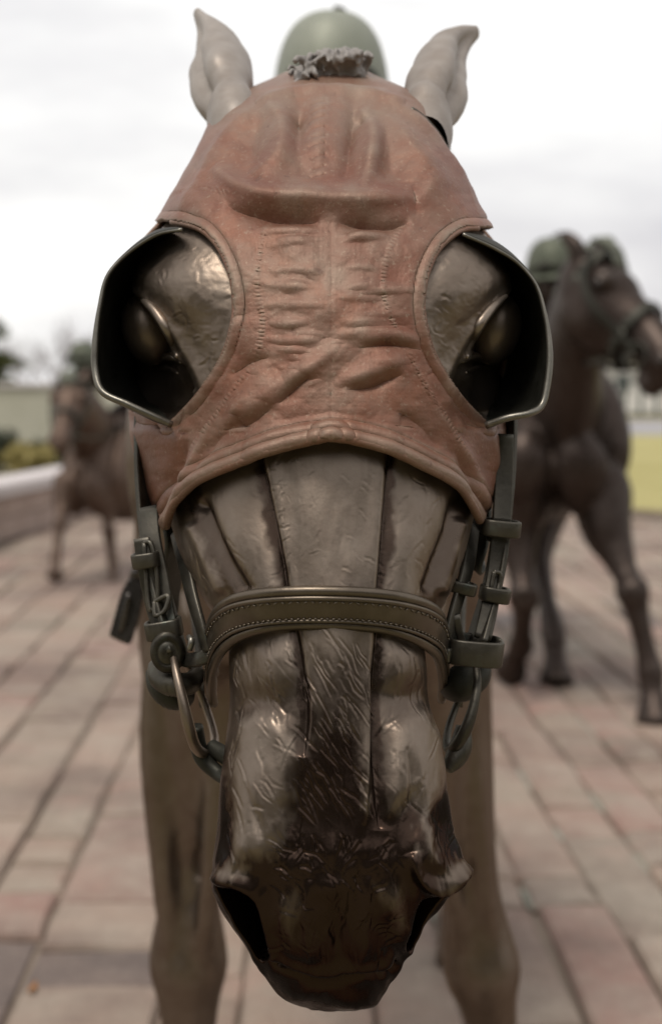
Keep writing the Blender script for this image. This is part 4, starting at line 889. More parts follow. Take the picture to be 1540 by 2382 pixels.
ringpart('bit_ring', [(1106,1545,.91,.22),(1110,1585,.90,.26),(1102,1640,.893,.32),(1082,1700,.89,.4),(1058,1738,.895,.36),(1040,1738,.92,.3),(1044,1690,.945,.26),(1070,1620,.955,.24),(1096,1560,.93,.22)], .004, M['tack'])
ringpart('rein_end', [(1078,1690,.905,.5),(1070,1740,.90,.75),(1052,1775,.895,.6),(1042,1792,.892,.3)], .005, M['tack'])
strap('noseband_strap', [(1100,1225,.955),(1086,1320,.925),(1072,1370,.912),(1052,1440,.90),(1036,1510,.892)], .012, .0035, (-.5, -.86, 0)); keeper((1074,1366,.912), (.008, .007, .008), 14)
strap('throat_strap', [(1118,1190,.975),(1112,1260,.965),(1098,1310,.96),(1092,1305,.99)], .020, .004, (-.5, .86, 0), m=M['cup']); strap('link_strap', [(1036,1525,.89),(1052,1520,.895),(1072,1515,.905)], .0095, .005, (.2, 0, .98), seg=10)
strap('billet', [(1060,1430,.90),(1070,1480,.902),(1078,1500,.905)], .005, .003, (.9, .1, .2), seg=8)
# ------------------------------------------------------------------ rider of the main horse
hc = at(771, 229, 2.4)
def rider(name, fr, headl, pel, hands, dz, r_h, label, glabel, hcen=None, mtl='bghorse', voxel=.009, hm='helmetbg'):
    g = Geo(); info = jockey_body(g, fr, headl, pel, hands, dz); v_, f_ = fuse(g, voxel, 2)
    o = link(name, mesh_np(name, v_, f_), M[mtl]); b = fr((0, pel[1], 1.3+dz)); rebase(o, b); tag(o, label, 'jockey', glabel)
    helmet(o, fr, fr(np.array(headl)+[0, .01, .035+dz]) if hcen is None else hcen, np.array(r_h)*fr.sc, m=M[hm])
    for k, s in enumerate((-1, 1)):
        an = info['an'][k]; g = Geo(); t = np.linspace(0, 2*math.pi, 25); c = an+np.array([0, -.09, -.06])
        P = np.stack([c[0]+np.cos(t)*.055, np.full(25, c[1]), c[2]+dz+np.sin(t)*.06], -1); tube(g, np.concatenate([fr(P), np.full((25, 1), .006)], 1), n=8, up=(0, 1, 0)); 
        sweep(g, fr(np.array([(c[0], c[1], c[2]+.06+dz), (s*.29, pel[1]-.25, 1.42+dz)])), rbox(.012, .002), up=(0, 1, 0), seg=6); g.build('stirrup', M['tack'], o)
    return o, info
hl = hc-MF.loc-np.array([0, 0, .045])
RH = [(-.11, -.12, 1.44), (.12, -.12, 1.44)]
jock, jinf = rider('jockey_statue', MF, hl, (0, .98, 1.66), RH, 0, (.0955, .12, .135), 'bronze jockey in grey green helmet crouching behind the nearest horse\'s ears', 'bronze jockeys', hcen=hc, hm='helmet')
saddle(MF, 0, 'low bronze racing saddle under the jockey on the nearest horse', .6)
for s, q in ((-1, (470, 1620, .95)), (1, (1070, 1620, .955))):
    g = Geo(); e = at(*q); h_ = MF(np.array(RH[0 if s < 0 else 1])+[0, -.03, 0]); P = [tuple(e), tuple(lerp(e, h_, .35)+[s*.03, 0, -.04]), tuple(lerp(e, h_, .7)+[s*.025, 0, -.03]), tuple(h_), tuple(h_+[-s*.03, .04, -.05])]
    sweep(g, P, rbox(.0085, .002), up=(0, -.3, .95), seg=30); g.build('rein', M['tack'], bridle)
# riding crop hanging beside the shoulder
cb = at(292, 1420, 1.52); crop = empty('riding_crop', cb); tag(crop, 'dark riding crop with flat leather flap hanging beside the nearest horse', 'riding crop')
hnd = MF(np.array(RH[0])+[-.01, -.03, 0])
g = Geo(); tube(g, [tuple(hnd+[.02, .12, .05])+(.006,), tuple(hnd)+(.006,), tuple(at(352, 1180, 1.60))+(.005,), tuple(at(328, 1285, 1.545))+(.0048,), tuple(at(312, 1345, 1.525))+(.0055,)], n=10, seg=24); g.build('shaft', M['eye'], crop)
fl = [(318,1335),(330,1360),(332,1392),(322,1440),(302,1503),(278,1494),(253,1481),(268,1425),(283,1375),(300,1345)]
g = Geo(); A = np.array([at(x, y, 1.52+.0002*(y-1420)*-.3) for x, y in fl]); n_ = len(fl); B = A+[.001, .012, .001]; g.add(np.concatenate([A, B]), np.array([[k, (k+1) % n_, n_+(k+1) % n_, n_+k] for k in range(n_)]))
for k in range(1, n_-1): g.f3.append(np.array([[0, k+1, k], [n_, n_+k, n_+k+1]]))
fo = g.build('flap', M['eye'], crop, smooth=False); bv_ = fo.modifiers.new('b', 'BEVEL'); bv_.width = .003; bv_.segments = 2
g = Geo(); tube(g, [tuple(at(300,1380,1.516))+(.0028,), tuple(at(291,1425,1.516))+(.0034,), tuple(at(281,1470,1.517))+(.0028,)], n=8, seg=10); g.build('flap_ridge', M['eye'], crop)

# ------------------------------------------------------------------ ground, paving, lawn, road
def sheet(name, poly, z, m):
    g = Geo(); P = np.array([(x, y, z) for x, y in poly], float); me = bpy.data.meshes.new(name); me.from_pydata([tuple(p) for p in P], [], [list(range(len(P)))]); me.update()
    o = link(name, me, m); tag(o, kind='structure'); return o
def groundmat(h):
    n = h.noise(1.5, 6, .6); n2 = h.noise(14, 6, .65); c = h.mix(h.ramp(n, .3, .7), (.2, .175, .1), (.26, .23, .12)); c = h.mix(h.math('MULTIPLY', h.ramp(n2, .4, .7), .5), c, (.14, .12, .07))
    h.setp(Base_Color=c, Roughness=.95, Normal=h.bump(n2, .5, .03))
M['ground'] = mat('dry_ground', groundmat)
def lawnmat(h):
    n = h.noise(.5, 5, .6); n2 = h.noise(9, 6, .7); c = h.mix(h.ramp(h.noise(.16, 6, .7), .35, .65), (.32, .28, .10), (.40, .35, .15)); c = h.mix(h.math('MULTIPLY', h.ramp(n2, .4, .7), .4), c, (.24, .23, .06))
    h.setp(Base_Color=c, Roughness=.95, Normal=h.bump(n2, .6, .04))
M['lawn'] = mat('dry_yellow_lawn', lawnmat)
def plain(name, c, c2, sc=6, rough=.85, bump=.3, bd=.01):
    def b(h):
        n = h.noise(sc, 6, .6); h.setp(Base_Color=h.mix(h.ramp(n, .3, .7), c, c2), Roughness=rough, Normal=h.bump(h.noise(sc*6, 5, .65), bump, bd))
    return mat(name, b)
M['road'] = plain('pale_asphalt_road', (.25, .24, .25), (.31, .3, .3), 3)
M['mortar'] = plain('sandy_mortar', (.15, .115, .088), (.24, .19, .145), 5)
def pavermat(h):
    geo_ = h.node('ShaderNodeNewGeometry').outputs['Position']
    rnd = h.node('ShaderNodeObjectInfo').outputs['Random']; n1 = h.noise(4, 6, .62); n2 = h.noise(17, 6, .68); n3 = h.noise(70, 5, .7)
    cr_ = h.node('ShaderNodeValToRGB', {'Fac': rnd}); e = cr_.color_ramp.elements; e[0].color = (.245, .165, .124, 1); e[1].color = (.21, .138, .106, 1); e[1].position = 1
    for p_, c_ in ((.2, (.285, .205, .155)), (.4, (.2, .16, .124)), (.55, (.27, .155, .124)), (.7, (.225, .18, .136)), (.85, (.31, .225, .175))):
        q = e.new(p_); q.color = c_+(1,)
    c = h.mix(h.math('MULTIPLY', h.ramp(n1, .35, .7), .55), cr_.outputs[0], (.35, .315, .255)); c = h.mix(h.math('MULTIPLY', h.ramp(n2, .48, .75), .5), c, (.36, .275, .215)); c = h.mix(h.math('MULTIPLY', h.ramp(n3, .55, .75), .35), c, (.2, .15, .125))
    c = h.mix(h.math('MULTIPLY', h.ramp(h.noise(1.3, 5, .6, vec=geo_), .56, .7), .5), c, (.21, .2, .15)); c = h.mix(h.math('MULTIPLY', h.ramp(h.noise(.9, 6, .7, vec=geo_), .45, .62), .8), c, (.135, .088, .07)); c = h.mix(h.math('MULTIPLY', h.ramp(h.noise(2.3, 6, .7, vec=geo_), .55, .7), .45), c, (.36, .215, .17))
    h.setp(Base_Color=c, Roughness=.8, Normal=h.bump(n2, .8, .012, h.bump(n3, .5, .003)))
M['paver'] = mat('pink_beige_stone', pavermat)
def darkpaver(h):
    n1 = h.noise(5, 6, .65); n2 = h.noise(40, 5, .7); c = h.mix(h.ramp(n1, .3, .7), (.085, .062, .052), (.16, .118, .096)); h.setp(Base_Color=h.mix(h.math('MULTIPLY', h.ramp(n2, .5, .75), .4), c, (.24, .19, .16)), Roughness=.65, Normal=h.bump(n2, .5, .004))
M['darkpaver'] = mat('dark_stained_stone', darkpaver)
M['moss'] = plain('mossy_joint', (.22, .23, .18), (.33, .33, .28), 9, .95, .6)

ground = sheet('ground', [(-400, -40), (400, -40), (400, 900), (-400, 900)], -.075, M['ground'])
PX0, PX1, PY0, PY1 = -2.75, 5.5, .9, 15.2
pav = sheet('pavement', [(-2.9, .6), (6.5, .6), (6.5, 12.4), (4.2, 13.4), (3.0, 14.3), (2.4, 15.6), (2.2, 40), (-2.9, 40)], -.022, M['mortar'])
lawn_g = sheet('lawn', [(6.5, 12.4), (40, 8), (60, 39), (2.2, 40), (2.4, 15.6), (3.0, 14.3), (4.2, 13.4)], -.03, M['lawn'])
road = sheet('road', [(-60, 40), (120, 37.5), (120, 58), (-60, 58)], -.034, M['road'])
kerb = Geo()
kp = np.array([(6.5, 12.36, .0), (5.3, 12.85, 0), (4.2, 13.36, .0), (3.5, 13.8, 0), (3.0, 14.26, .0), (2.6, 14.9, 0), (2.37, 15.58, .0), (2.22, 22, 0)]); sweep(kerb, kp, rbox(.05, .035), up=(0, 0, 1), seg=40); ko = kerb.build('kerb', M['mortar']); tag(ko, kind='structure')
# stones laid in courses that run away from the camera
ANG = math.atan((668-770)/FPX); ca, sa = math.cos(ANG), math.sin(ANG)
pr = random.Random(12); stones = []
def wxy(u, v): return (u*ca+v*sa, -u*sa+v*ca)
u = PX0-.4
while u < PX1+.6:
    wd = pr.choice((.165, .19, .21, .235, .26, .285)); v = PY0-pr.uniform(0, .6)
    while v < PY1+2:
        ln = pr.choice((.2, .28, .36, .45, .58, .72, .95)); x, y = wxy(u+wd/2, v+ln/2)
        lim = 12.2 if x > 4.2 else (13.1 if x > 3.0 else (14.0 if x > 2.3 else 40))
        if PX0+.1 < x < PX1 and PY0 < y < min(lim, PY1+1): stones.append((u, v, wd, ln, x, y))
        v += ln+pr.uniform(.006, .013)
    u += wd+pr.uniform(.006, .012)
def stone_geo(wd, ln, r):
    """chamfered slab with a slightly irregular outline and pillowed top; 9 + ring vertices"""
    n = []; 
    for sx, sy in ((-1,-1),(-.3,-1),(.4,-1),(1,-1),(1,0),(1,1),(.3,1),(-.4,1),(-1,1),(-1,0)):
        n.append((sx*wd/2+r.uniform(-.009, .007), sy*ln/2+r.uniform(-.012, .008)))
    n = np.array(n); k = len(n); z0 = np.full((k, 1), -.05); c = n*np.array([(wd-.016)/wd, (ln-.016)/ln]); i = n*np.array([.6, .75])
    z1 = np.full((k, 1), -.012); z2 = np.array([[r.uniform(-.002, .002)] for _ in range(k)]); z3 = np.array([[r.uniform(.001, .006)] for _ in range(k)])
    Vt = np.concatenate([np.concatenate([n, z0], 1), np.concatenate([n, z1], 1), np.concatenate([c, z2], 1), np.concatenate([i, z3], 1), [[0, 0, .004]]])
    F = gridf(4, k, True, flip=False); T3 = np.array([[3*k+j, 3*k+(j+1) % k, 4*k] for j in range(k)]); return Vt, F, T3
def vis(s):
    x, y = s[4], s[5]; px = 770+FPX*x/y; py = 905+FPX*1.25/y
    return -140 < px < 1680 and py < 2520, s[2]*s[3]/y**3
vl = sorted([s for s in stones if vis(s)[0]], key=lambda s: -vis(s)[1])[:298]; vset = set(vl); nd = 0
rest = Geo()
for s in stones:
    Vt, F, T3 = stone_geo(s[2], s[3], pr); Mx = Matrix.Rotation(pr.gauss(0, .009), 3, 'X') @ Matrix.Rotation(pr.gauss(0, .013), 3, 'Y') @ Matrix.Rotation(-ANG+pr.gauss(0, .008), 3, 'Z'); dzs = pr.gauss(-.004, .005)
    if s in vset:
        g = Geo(); g.add(Vt@np.array(Mx).T, F); g.f3.append(T3)
        px = 770+FPX*s[4]/s[5]; py = 905+FPX*1.25/s[5]; dk = (px < 215 and 2270 < py) or pr.random() < .012
        o = g.build('paver', M['darkpaver'] if dk else M['paver'], pav, smooth=False); o.location = (s[4], s[5], dzs)
    else:
        rest.add(Vt@np.array(Mx).T+[s[4], s[5], dzs], F); rest.f3.append(T3+rest.n-len(Vt))
ro = rest.build('pavers', M['paver'], pav, smooth=False); ro['kind'] = 'stuff'
# moss and pale grout standing in some joints
mg = Geo()
for k in range(150):
    s = pr.choice(vl); 
    if s[4] < .25: continue
    x, y = wxy(s[0]-.007, s[1]+s[3]*pr.random()); L_ = pr.uniform(.12, .4); a = np.linspace(-L_/2, L_/2, 6)
    tube(mg, np.array([(x+q*sa+pr.uniform(-.004, .004), y+q*ca, -.011, pr.uniform(.004, .009), pr.uniform(.003, .006)) for q in a]), n=6, up=(1, 0, 0))
mo = mg.build('joint_moss', M['moss'], smooth=True); tag(mo, 'greenish moss filling joints between the paving stones', 'moss', kind='stuff')

# ------------------------------------------------------------------ low wall, boundary wall
M['wallstone'] = plain('pinkish_wall_stone', (.30, .225, .185), (.37, .285, .24), 5); M['coping'] = plain('pale_coping', (.50, .46, .45), (.58, .54, .53), 5)
w0, w1 = np.array([-2.98, 9.0]), np.array([-2.05, 17.2]); d_ = w1-w0; Lw = np.linalg.norm(d_); d_ /= Lw; nrm = np.array([-d_[1], d_[0]]); ang = math.atan2(d_[1], d_[0])
lw = empty('low_wall', (w0[0], w0[1], 0)); tag(lw, 'low pinkish stone wall with pale coping edging the plaza', 'wall')
def oriented(g, c, h, a): boxv(g, c, h, Matrix.Rotation(a, 3, 'Z'))
k = 0; t = -6.0
while t < Lw:
    for j in range(2):
        g = Geo(); c = w0+d_*(t+.3+.3*(j % 2))+nrm*(.16+.004*pr.random()); oriented(g, (c[0], c[1], .09+.19*j), (.294, .15, .092), ang); o = g.build('wall_block', M['wallstone'], lw, smooth=False); o.modifiers.new('b', 'BEVEL').width = .012
    t += .6
t = -6.0
while t < Lw:
    g = Geo(); c = w0+d_*(t+.6)+nrm*.16; oriented(g, (c[0], c[1], .425), (.596, .2, .055), ang); o = g.build('coping_stone', M['coping'], lw, smooth=False); o.modifiers.new('b', 'BEVEL').width = .01; t += 1.2
M['bwall'] = plain('pale_grey_green_render', (.40, .39, .31), (.46, .45, .37), 2, .9); 
bw = empty('boundary_wall', (-6, 24, 0)); tag(bw, 'long pale grey green boundary wall behind the far jockey', 'wall')
for k in range(9):
    x = -13+k*1.6; g = Geo(); boxv(g, (x, 24+.012*(k % 2), .62), (.79, .1, .66)); o = g.build('wall_panel', M['bwall'], bw, smooth=False); o.modifiers.new('b', 'BEVEL').width = .01
    g = Geo(); boxv(g, (x, 24, 1.315), (.797, .14, .034)); o = g.build('wall_cap', M['coping'], bw, smooth=False)
# ------------------------------------------------------------------ plants
def leafmat(name, a, b):
    def f(h):
        n = h.noise(7, 4, .6); h.setp(Base_Color=h.mix(h.ramp(n, .3, .7), a, b), Roughness=.7)
        h.p.inputs['Specular IOR Level'].default_value = .3
    return mat(name, f)
M['pine'] = leafmat('pine_needles', (.06, .075, .022), (.12, .125, .035)); M['yellow'] = leafmat('yellow_dry_grass', (.26, .22, .075), (.36, .30, .12)); M['darkleaf'] = leafmat('dark_shrub_leaf', (.05, .06, .04), (.09, .1, .07)); M['bark'] = plain('grey_bark', (.2, .175, .165), (.3, .27, .26), 8)
def leaves(g, centers, size, r, el=1.6):
    c = np.asarray(centers); n = len(c); a = r.normal(size=(n, 3)); a /= np.linalg.norm(a, axis=1)[:, None]; b = np.cross(a, r.normal(size=(n, 3))); b /= np.linalg.norm(b, axis=1)[:, None]
    s = (size*r.uniform(.6, 1.3, n))[:, None]; q = np.stack([c-a*s*el*.5, c+b*s*.35, c+a*s*el*.5, c-b*s*.35], 1).reshape(-1, 3); g.add(q, np.arange(4*n).reshape(n, 4))
def shrub(x, y, w, h, m, label, name='shrub', n=1100, seed=0, cat='shrub'):
    r = np.random.default_rng(seed); root = empty(name, (x, y, -.05)); tag(root, label, cat, 'shrubs by the boundary wall'); g = Geo()
    cl = np.stack([r.normal(0, w*.33, 18), r.normal(0, w*.3, 18), r.uniform(.25, .9, 18)*h], -1); k = r.integers(0, 18, n); leaves(g, cl[k]+r.normal(0, .09, (n, 3))*[w, w, h]+[x, y, -.03], .07, r, 2.4); g.build('foliage', m, root)
    g = Geo()
    for c in cl[:9]: tube(g, [(x+r.normal(0, .03), y, -.07, .012), (x+c[0]*.6, y+c[1]*.6, c[2]*.6, .008), (x+c[0], y+c[1], c[2], .004)], n=5, seg=6)
    g.build('stems', M['bark'], root)
shrub(-5.28, 22.6, .55, .62, M['darkleaf'], 'dark low shrub at the picture\'s left edge above the coping', seed=1)
shrub(-4.78, 22.3, .7, .42, M['yellow'], 'yellow dry grass clump between two dark shrubs behind the low wall', 'grass_clump', 1500, 2, 'grass'); shrub(-4.3, 22.4, .4, .5, M['darkleaf'], 'dark low shrub beside the far horse\'s chest', seed=3); shrub(-4.6, 21.9, .5, .34, M['yellow'], 'low yellow tuft in front of the dry grass clump', 'grass_clump', 900, 5, 'grass')
def pine(x, y, H, label, seed, spread=1.0):
    r = np.random.default_rng(seed); root = empty('pine_tree', (x, y, -.05)); tag(root, label, 'tree'); g = Geo(); tube(g, [(x, y, -.08, .13), (x+.04, y, H*.5, .08), (x, y, H, .015)], n=10, seg=14); g.build('trunk', M['bark'], root)
    g = Geo(); gb = Geo(); cs = []
    for k in range(46):
        z = H*r.uniform(.18, .98); a = r.uniform(0, 2*math.pi); Lb = (1-z/H)**.75*spread*r.uniform(.6, 1.15)+.12; e = np.array([x+math.cos(a)*Lb, y+math.sin(a)*Lb, z-.12*Lb]); tube(gb, [(x, y, z, .02), tuple(lerp((x, y, z), e, .6)+[0, 0, -.03])+(.012,), tuple(e)+(.005,)], n=5, seg=6)
        n = 90; t_ = r.uniform(.25, 1.05, n); cs.append(lerp(np.array((x, y, z)), e, t_[:, None])+r.normal(0, .075, (n, 3)))
    leaves(g, np.concatenate(cs), .1, r, 2.8); g.build('crown', M['pine'], root); gb.build('limbs', M['bark'], root)
pp = at(-52, 900, 30); pine(pp[0], 30, 3.0, 'green pine reaching in at the picture\'s left edge', 4, 1.5)
def bare(px, y, H, label, seed):
    r = np.random.default_rng(seed); x = float(at(px, 900, y)[0]); root = empty('bare_tree', (x, y, -.05)); tag(root, label, 'tree', 'bare trees beyond the boundary wall'); g = Geo(); gl = Geo()
    def br(p, d, L_, rad, dep, gg):
        e = p+d*L_; m_ = lerp(p, e, .5)+r.normal(0, L_*.05, 3); tube(gg, [tuple(p)+(rad,), tuple(m_)+(rad*.82,), tuple(e)+(rad*.62,)], n=5 if dep else 8, seg=4, cap=False, up=(1, .2, 0))
        if dep >= 5: return
        for _ in range(3 if dep < 3 else 2):
            dd = d+r.normal(0, .48, 3); dd[2] += .12; dd /= np.linalg.norm(dd); br(e, dd, L_*r.uniform(.6, .86), rad*.6, dep+1, gl)
    br(np.array([x, y, -.08]), np.array([0, 0, 1.]), H*.27, H*.02, 0, g); g.build('trunk', M['bark'], root); gl.build('crown', M['bark'], root)
bare(70, 52, 3.9, 'leafless grey tree beside the green pine', 1); bare(118, 60, 4.6, 'leafless tree between the pine and the far jockey', 2); bare(165, 55, 4.4, 'leafless tree rising behind the far jockey\'s helmet', 3); bare(222, 62, 5.0, 'leafless tree partly behind the nearest horse\'s eye cup', 8); bare(20, 66, 4.4, 'leafless tree showing through behind the pine', 9)
# ------------------------------------------------------------------ pavilion and fence on the far right
M['white'] = plain('white_painted_wall', (.62, .6, .56), (.7, .68, .64), 2, .8); M['greenpaint'] = plain('dark_green_paint', (.035, .05, .038), (.06, .08, .06), 4, .6); M['roofm'] = plain('grey_roof', (.42, .41, .41), (.5, .49, .49), 3); M['glassdark'] = plain('window_dark', (.05, .055, .06), (.08, .085, .09), 3, .15)
bx, by = 15.5, 76.0
pv = empty('pavilion', (bx, by, 0)); tag(pv, 'long white single storey pavilion behind the dark green fence', 'building')
g = Geo(); boxv(g, (bx, by+2, 1.35), (6, 2, 1.45)); g.build('wall', M['white'], pv, smooth=False)
g = Geo(); Vt = np.array([(bx-6.4,by-.5,2.75),(bx+6.4,by-.5,2.75),(bx+6.4,by+4.5,2.75),(bx-6.4,by+4.5,2.75),(bx-5.2,by+2,3.75),(bx+5.2,by+2,3.75),(bx-6.4,by-.5,2.62),(bx+6.4,by-.5,2.62),(bx+6.4,by+4.5,2.62),(bx-6.4,by+4.5,2.62)])
g.add(Vt, np.array([[0,1,5,4],[2,3,4,5],[0,6,7,1],[1,7,8,2],[2,8,9,3],[3,9,6,0],[6,9,8,7]])); g.f3.append(np.array([[1,2,5],[3,0,4]])); g.build('roof', M['white'], pv, smooth=False)
for k in range(5):
    x = bx-4.6+k*2.3; g = Geo(); boxv(g, (x, by-.012, 1.55), (.42, .03, .55)); w = g.build('window', M['white'], pv, smooth=False); g = Geo(); boxv(g, (x, by-.05, 1.55), (.34, .012, .47)); g.build('pane', M['glassdark'], w, smooth=False)
fn = empty('fence', (15, 68, 0)); tag(fn, 'dark green fence of upright posts in front of the white pavilion', 'fence')
for k in range(16):
    x = 12.4+k*.78; g = Geo(); boxv(g, (x, 68, .82), (.075, .075, .9)); boxv(g, (x, 68, 1.745), (.095, .095, .022)); g.build('post', M['greenpaint'], fn, smooth=False)
for z in (.06, 1.62):
    g = Geo(); boxv(g, (18.25, 68.02, z), (6.0, .04, .07)); g.build('rail', M['greenpaint'], fn, smooth=False)

# trees added out of view behind the viewer to darken reflections and front light
tr = np.random.default_rng(21); nxx, nzz = 150, 40; th = np.linspace(R(200), R(340), nxx); rad0 = 17.0
HT_ = 8.5+1.3*vnoise(np.arange(nxx)[None]*1., np.zeros((1, nxx)), 9, 9, 61)[0]+1.0*vnoise(np.arange(nxx)[None]*1., np.zeros((1, nxx)), 3, 3, 62)[0]
zz = np.linspace(-.1, 1, nzz); rr_ = rad0+1.3*vnoise(np.arange(nxx)[None, :]+0*zz[:, None], zz[:, None]*40+0*th[None], 5, 6, 63)+.8*vnoise(np.arange(nxx)[None, :]+0*zz[:, None], zz[:, None]*40+0*th[None], 2, 2, 64)+3*np.clip(zz[:, None], 0, 1)**3
G = np.stack([rr_*np.cos(th)[None], rr_*np.sin(th)[None], zz[:, None]*HT_[None]], -1); g = Geo(); g.add(G.reshape(-1, 3), gridf(nzz, nxx)); k = tr.integers(0, nxx*nzz, 26000); leaves(g, G.reshape(-1, 3)[k]+tr.normal(0, .45, (26000, 3)), .38, tr, 1.5)
tl = g.build('added_treeline', M['darkleaf']); tag(tl, 'dense dark trees added unseen behind the viewer to darken low reflections', 'trees', kind='stuff')
# ------------------------------------------------------------------ horse and jockey on the right
def bghorse(name, fr, dz, poll, muz, upv, nkp, legs, label, wx=1.0, mt='bghorse', thick=1.0, lw_=1.0):
    g = Geo(); torso(g, fr, dz, wx); sc = fr.sc
    P = np.array(nkp, float); tube(g, np.concatenate([P[:, :3], P[:, 3:]*sc], 1), n=20, seg=26, up=fr.side())
    for J, kd in legs: leg(g, J, kd, sc*lw_, fr.side())
    ax, up, side, k, Ln = bg_head(g, poll, muz, upv, sc, thick); v_, f_ = fuse(g, .0125, 3)
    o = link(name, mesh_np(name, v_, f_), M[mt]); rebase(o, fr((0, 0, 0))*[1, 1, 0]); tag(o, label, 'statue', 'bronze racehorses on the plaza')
    poll = np.asarray(poll, float)
    for s in (-1, 1):
        g = Geo(); blob(g, poll+ax*.285*Ln+side*s*.1*k+up*.022*k, np.array([.022, .022, .022])*k); g.build('eye', M['eye'], o)
        g = Geo(); blob(g, poll+ax*.915*Ln+side*s*.066*k+up*.012*k, np.array([.012, .02, .016])*k); g.build('nostril', M['eye'], o)
    g = Geo(); r = np.random.default_rng(5)
    for q in range(70):        # mane along the crest and forelock
        t = q/70; i = t*(len(P)-1); a = P[int(i)]+(P[min(int(i)+1, len(P)-1)]-P[int(i)])*(i-int(i)); c = a[:3]+np.array([0, 0, a[4]*sc*.9]); tube(g, [tuple(c)+(.012,), tuple(c+[r.normal(0, .02), .03, .03])+(.014,), tuple(c+[r.normal(0, .04)-.02, .06, -.02])+(.004,)], n=5, seg=6)
    for q in range(14):
        c = poll+up*.07*k+side*r.normal(0, .025); tube(g, [tuple(c-ax*.03)+(.012,), tuple(c+up*.035*k+ax*r.uniform(-.02, .05))+(.013,), tuple(c+ax*.1*k+side*r.normal(0, .03)+up*.01)+(.003,)], n=5, seg=6)
    mo_ = g.build('mane', M['helmetbg'], o); mo_['kind'] = 'stuff'
    # bridle
    b = empty('bridle', poll+ax*.4*Ln); 
    for t, w, h, nm in ((.6, .084, .104, 'noseband'), (.13, .098, .118, 'browband')):
        g = Geo(); th = np.linspace(0, 2*math.pi, 33); c = poll+ax*t*Ln+up*(.1*(1-.28*t)-h*.93)*k; sweep(g, c+side[None]*(np.cos(th)*w*k)[:, None]+up[None]*(np.sin(th)*h*k)[:, None]-ax[None]*(.02*k*np.sin(th))[:, None], rbox(.014*k, .004*k), up=ax); g.build(nm, M['cup'], b)
    for s in (-1, 1):
        g = Geo(); sweep(g, [tuple(poll+ax*t*Ln+side*s*w*k+up*h*k) for t, w, h in ((.06,.088,.06),(.2,.116,-.005),(.38,.118,-.03),(.6,.085,-.03),(.76,.068,-.03))], rbox(.011*k, .004*k), up=up, seg=24); g.build('cheek_strap', M['cup'], b)
        g = Geo(); th = np.linspace(0, 2*math.pi, 25); c = poll+ax*.77*Ln+side*s*.07*k-up*.035*k; tube(g, np.concatenate([c+ax[None]*(np.cos(th)*.036*k)[:, None]+up[None]*(np.sin(th)*.036*k)[:, None], np.full((25, 1), .005*k)], 1), n=8, up=side); g.build('bit_ring', M['cup'], b)
    return o, b, (poll, ax, up, side, k, Ln)
def bgrein(b, hd, fr, hands, dz):
    poll, ax, up, side, k, Ln = hd
    for s, h in zip((-1, 1), hands):
        ss = s if side@fr.side() > 0 else -s; e = poll+ax*.77*Ln+side*ss*.072*k-up*.04*k; hw = fr(np.array(h)+[0, -.03, dz]); g = Geo(); sweep(g, [tuple(e), tuple(lerp(e, hw, .5)+[0, 0, -.04]), tuple(hw)], rbox(.01, .003), up=(0, 0, 1), seg=16); g.build('rein', M['tack'], b)
RF = Frame((.885, 6.15, 0), 2, 1.05)
A = lambda x, y, d: np.array(at(x, y, d))
rp, rm = A(1362, 618, 5.32), A(1572, 880, 5.0)
rhorse, rbri, rhd = bghorse('racehorse_statue', RF, -.2, rp, rm, (.62, -.35, .7),
    [tuple(A(1300, 1020, 6.1))+(.2, .32), tuple(A(1302, 960, 5.85))+(.18, .29), tuple(A(1322, 850, 5.62))+(.125, .23), tuple(A(1340, 740, 5.46))+(.1, .18), tuple(A(1366, 656, 5.36))+(.08, .12)],
    [([A(1215,1160,5.75), A(1200,1240,5.7), A(1218,1385,5.55), A(1212,1500,5.85), A(1183,1562,5.98)], 'fore'), ([A(1400,1150,5.75), A(1412,1230,5.62), A(1470,1375,5.42), A(1512,1560,5.36), A(1524,1690,5.28)], 'fore'),
     (RF([(.13,.98,1.05),(.16,.62,.76),(.06,.35,.42),(.07,-.1,.19),(.075,-.2,0)]), 'hind'), (RF([(-.15,.98,1.05),(-.2,.85,.8),(-.17,1.15,.5),(-.18,1.25,.2),(-.18,1.2,0)]), 'hind')],
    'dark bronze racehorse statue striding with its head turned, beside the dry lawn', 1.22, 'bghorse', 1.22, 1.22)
tag(rbri, 'bronze bridle on the striding horse beside the lawn', 'bridle', 'bridles')
rh = RF.loc; RHN = [(-.12, -.25, 1.34), (.12, -.25, 1.34)]; rhc = A(1282, 632, 6.05)
rl = ((rhc-RF.loc)@RT(RF).T)/RF.sc
rj, _ = rider('jockey_statue', RF, rl-[0, 0, .03], (0, .62, 1.54), RHN, 0, (.105, .13, .135), 'bronze jockey in dull green helmet behind the striding horse\'s head', 'bronze jockeys', hcen=rhc)
bgrein(rbri, rhd, RF, RHN, 0); saddle(RF, -.2, 'bronze racing saddle on the striding horse beside the lawn', .45)
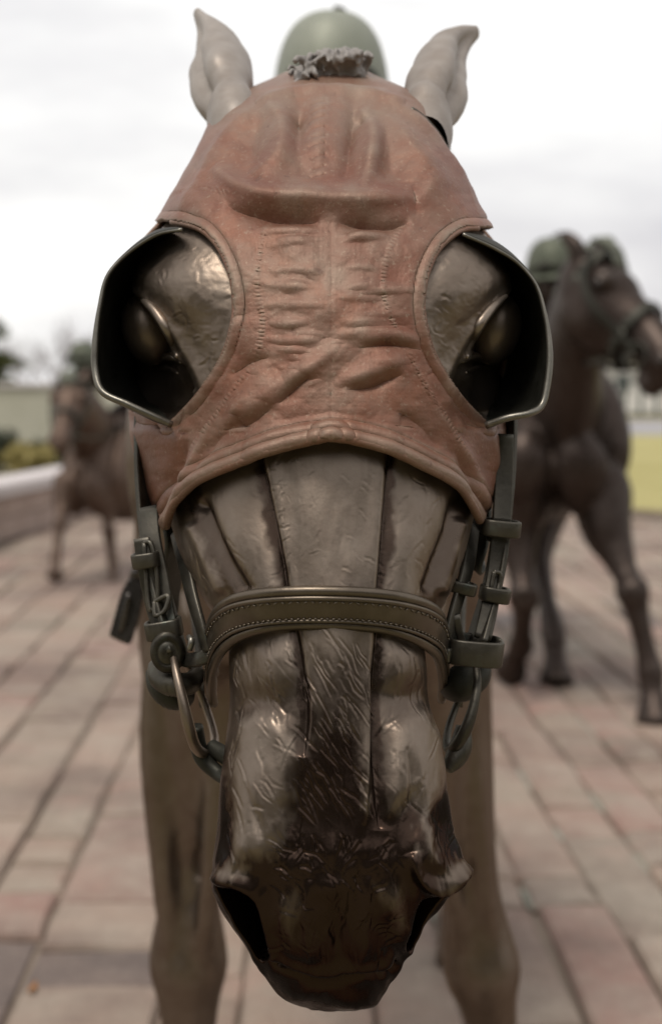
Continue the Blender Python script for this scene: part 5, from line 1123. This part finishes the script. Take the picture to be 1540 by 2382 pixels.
# ------------------------------------------------------------------ horse and jockey on the far left
LF = Frame((-1.45, 9.75, -.45), 20, .95)
lp, lm = A(172, 892, 8.98), A(138, 1042, 8.6)
lhorse, lbri, lhd = bghorse('racehorse_statue', LF, 0, lp, lm, (-.1, -.9, .45),
    [tuple(A(225, 1040, 9.7))+(.17, .28), tuple(A(214, 1010, 9.45))+(.14, .24), tuple(A(196, 960, 9.22))+(.1, .18), tuple(A(182, 925, 9.08))+(.075, .12)],
    [([A(160,1130,9.4), A(150,1165,9.3), A(142,1215,9.15), A(132,1290,9.05), A(128,1345,8.95)], 'fore'), ([A(250,1130,9.4), A(250,1165,9.35), A(254,1235,9.3), A(264,1312,9.35), A(268,1372,9.2)], 'fore'),
     (LF([(-.16,.98,1.25),(-.2,.9,1.0),(-.19,1.3,.75),(-.19,1.65,.55),(-.19,1.75,.4)]), 'hind'), (LF([(.16,.98,1.25),(.2,.85,.98),(.19,1.2,.72),(.19,1.45,.5),(.19,1.5,.4)]), 'hind')],
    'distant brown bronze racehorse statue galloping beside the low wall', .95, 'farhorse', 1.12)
tag(lbri, 'bronze bridle on the distant galloping horse', 'bridle', 'bridles')
LHN = [(-.12, -.15, 1.52), (.12, -.15, 1.52)]; lhc = A(196, 838, 9.75); ll = ((lhc-LF.loc)@RT(LF).T)/LF.sc
lj, _ = rider('jockey_statue', LF, ll-[0, 0, .03], (0, .68, 1.78), LHN, 0, (.105, .13, .135), 'small bronze jockey in dark green helmet on the distant galloping horse', 'bronze jockeys', hcen=lhc)
bgrein(lbri, lhd, LF, LHN, 0); saddle(LF, 0, 'bronze racing saddle on the distant galloping horse', .5)

# ------------------------------------------------------------------ a few fallen leaves on the paving
M['leaf'] = leafmat('fallen_orange_leaf', (.32, .13, .04), (.42, .22, .08)); lr = random.Random(4)
spots = [(78, 2352, 'small orange fallen leaf on the dark stone at lower left')]
for px, py, lab in spots:
    d = 1.25*FPX/(py-905); c = at(px, py, d); a = lr.uniform(0, 6.28); s = lr.uniform(.022, .034); k = 7
    V2 = []; 
    for q in range(k):
        t_ = q/(k-1); wdt = s*.42*math.sin(math.pi*min(1, t_*1.05+.02))**.8; x_ = (t_-.5)*2*s; V2 += [(x_, wdt, .006*math.cos(q)+.004), (x_, 0, .003+.006*t_*(1-t_)), (x_, -wdt, .007*math.sin(q*1.3)+.004)]
    V2 = np.array(V2); Rm = np.array(Matrix.Rotation(a, 3, 'Z')); g = Geo(); g.add(V2@Rm.T+[c[0], c[1], .008], gridf(k, 3)); lf = g.build('fallen_leaf', M['leaf']); rebase(lf, (c[0], c[1], .008)); tag(lf, lab, 'leaf', 'fallen leaves'); q_ = lf.modifiers.new('t', 'SOLIDIFY'); q_.thickness = .0008
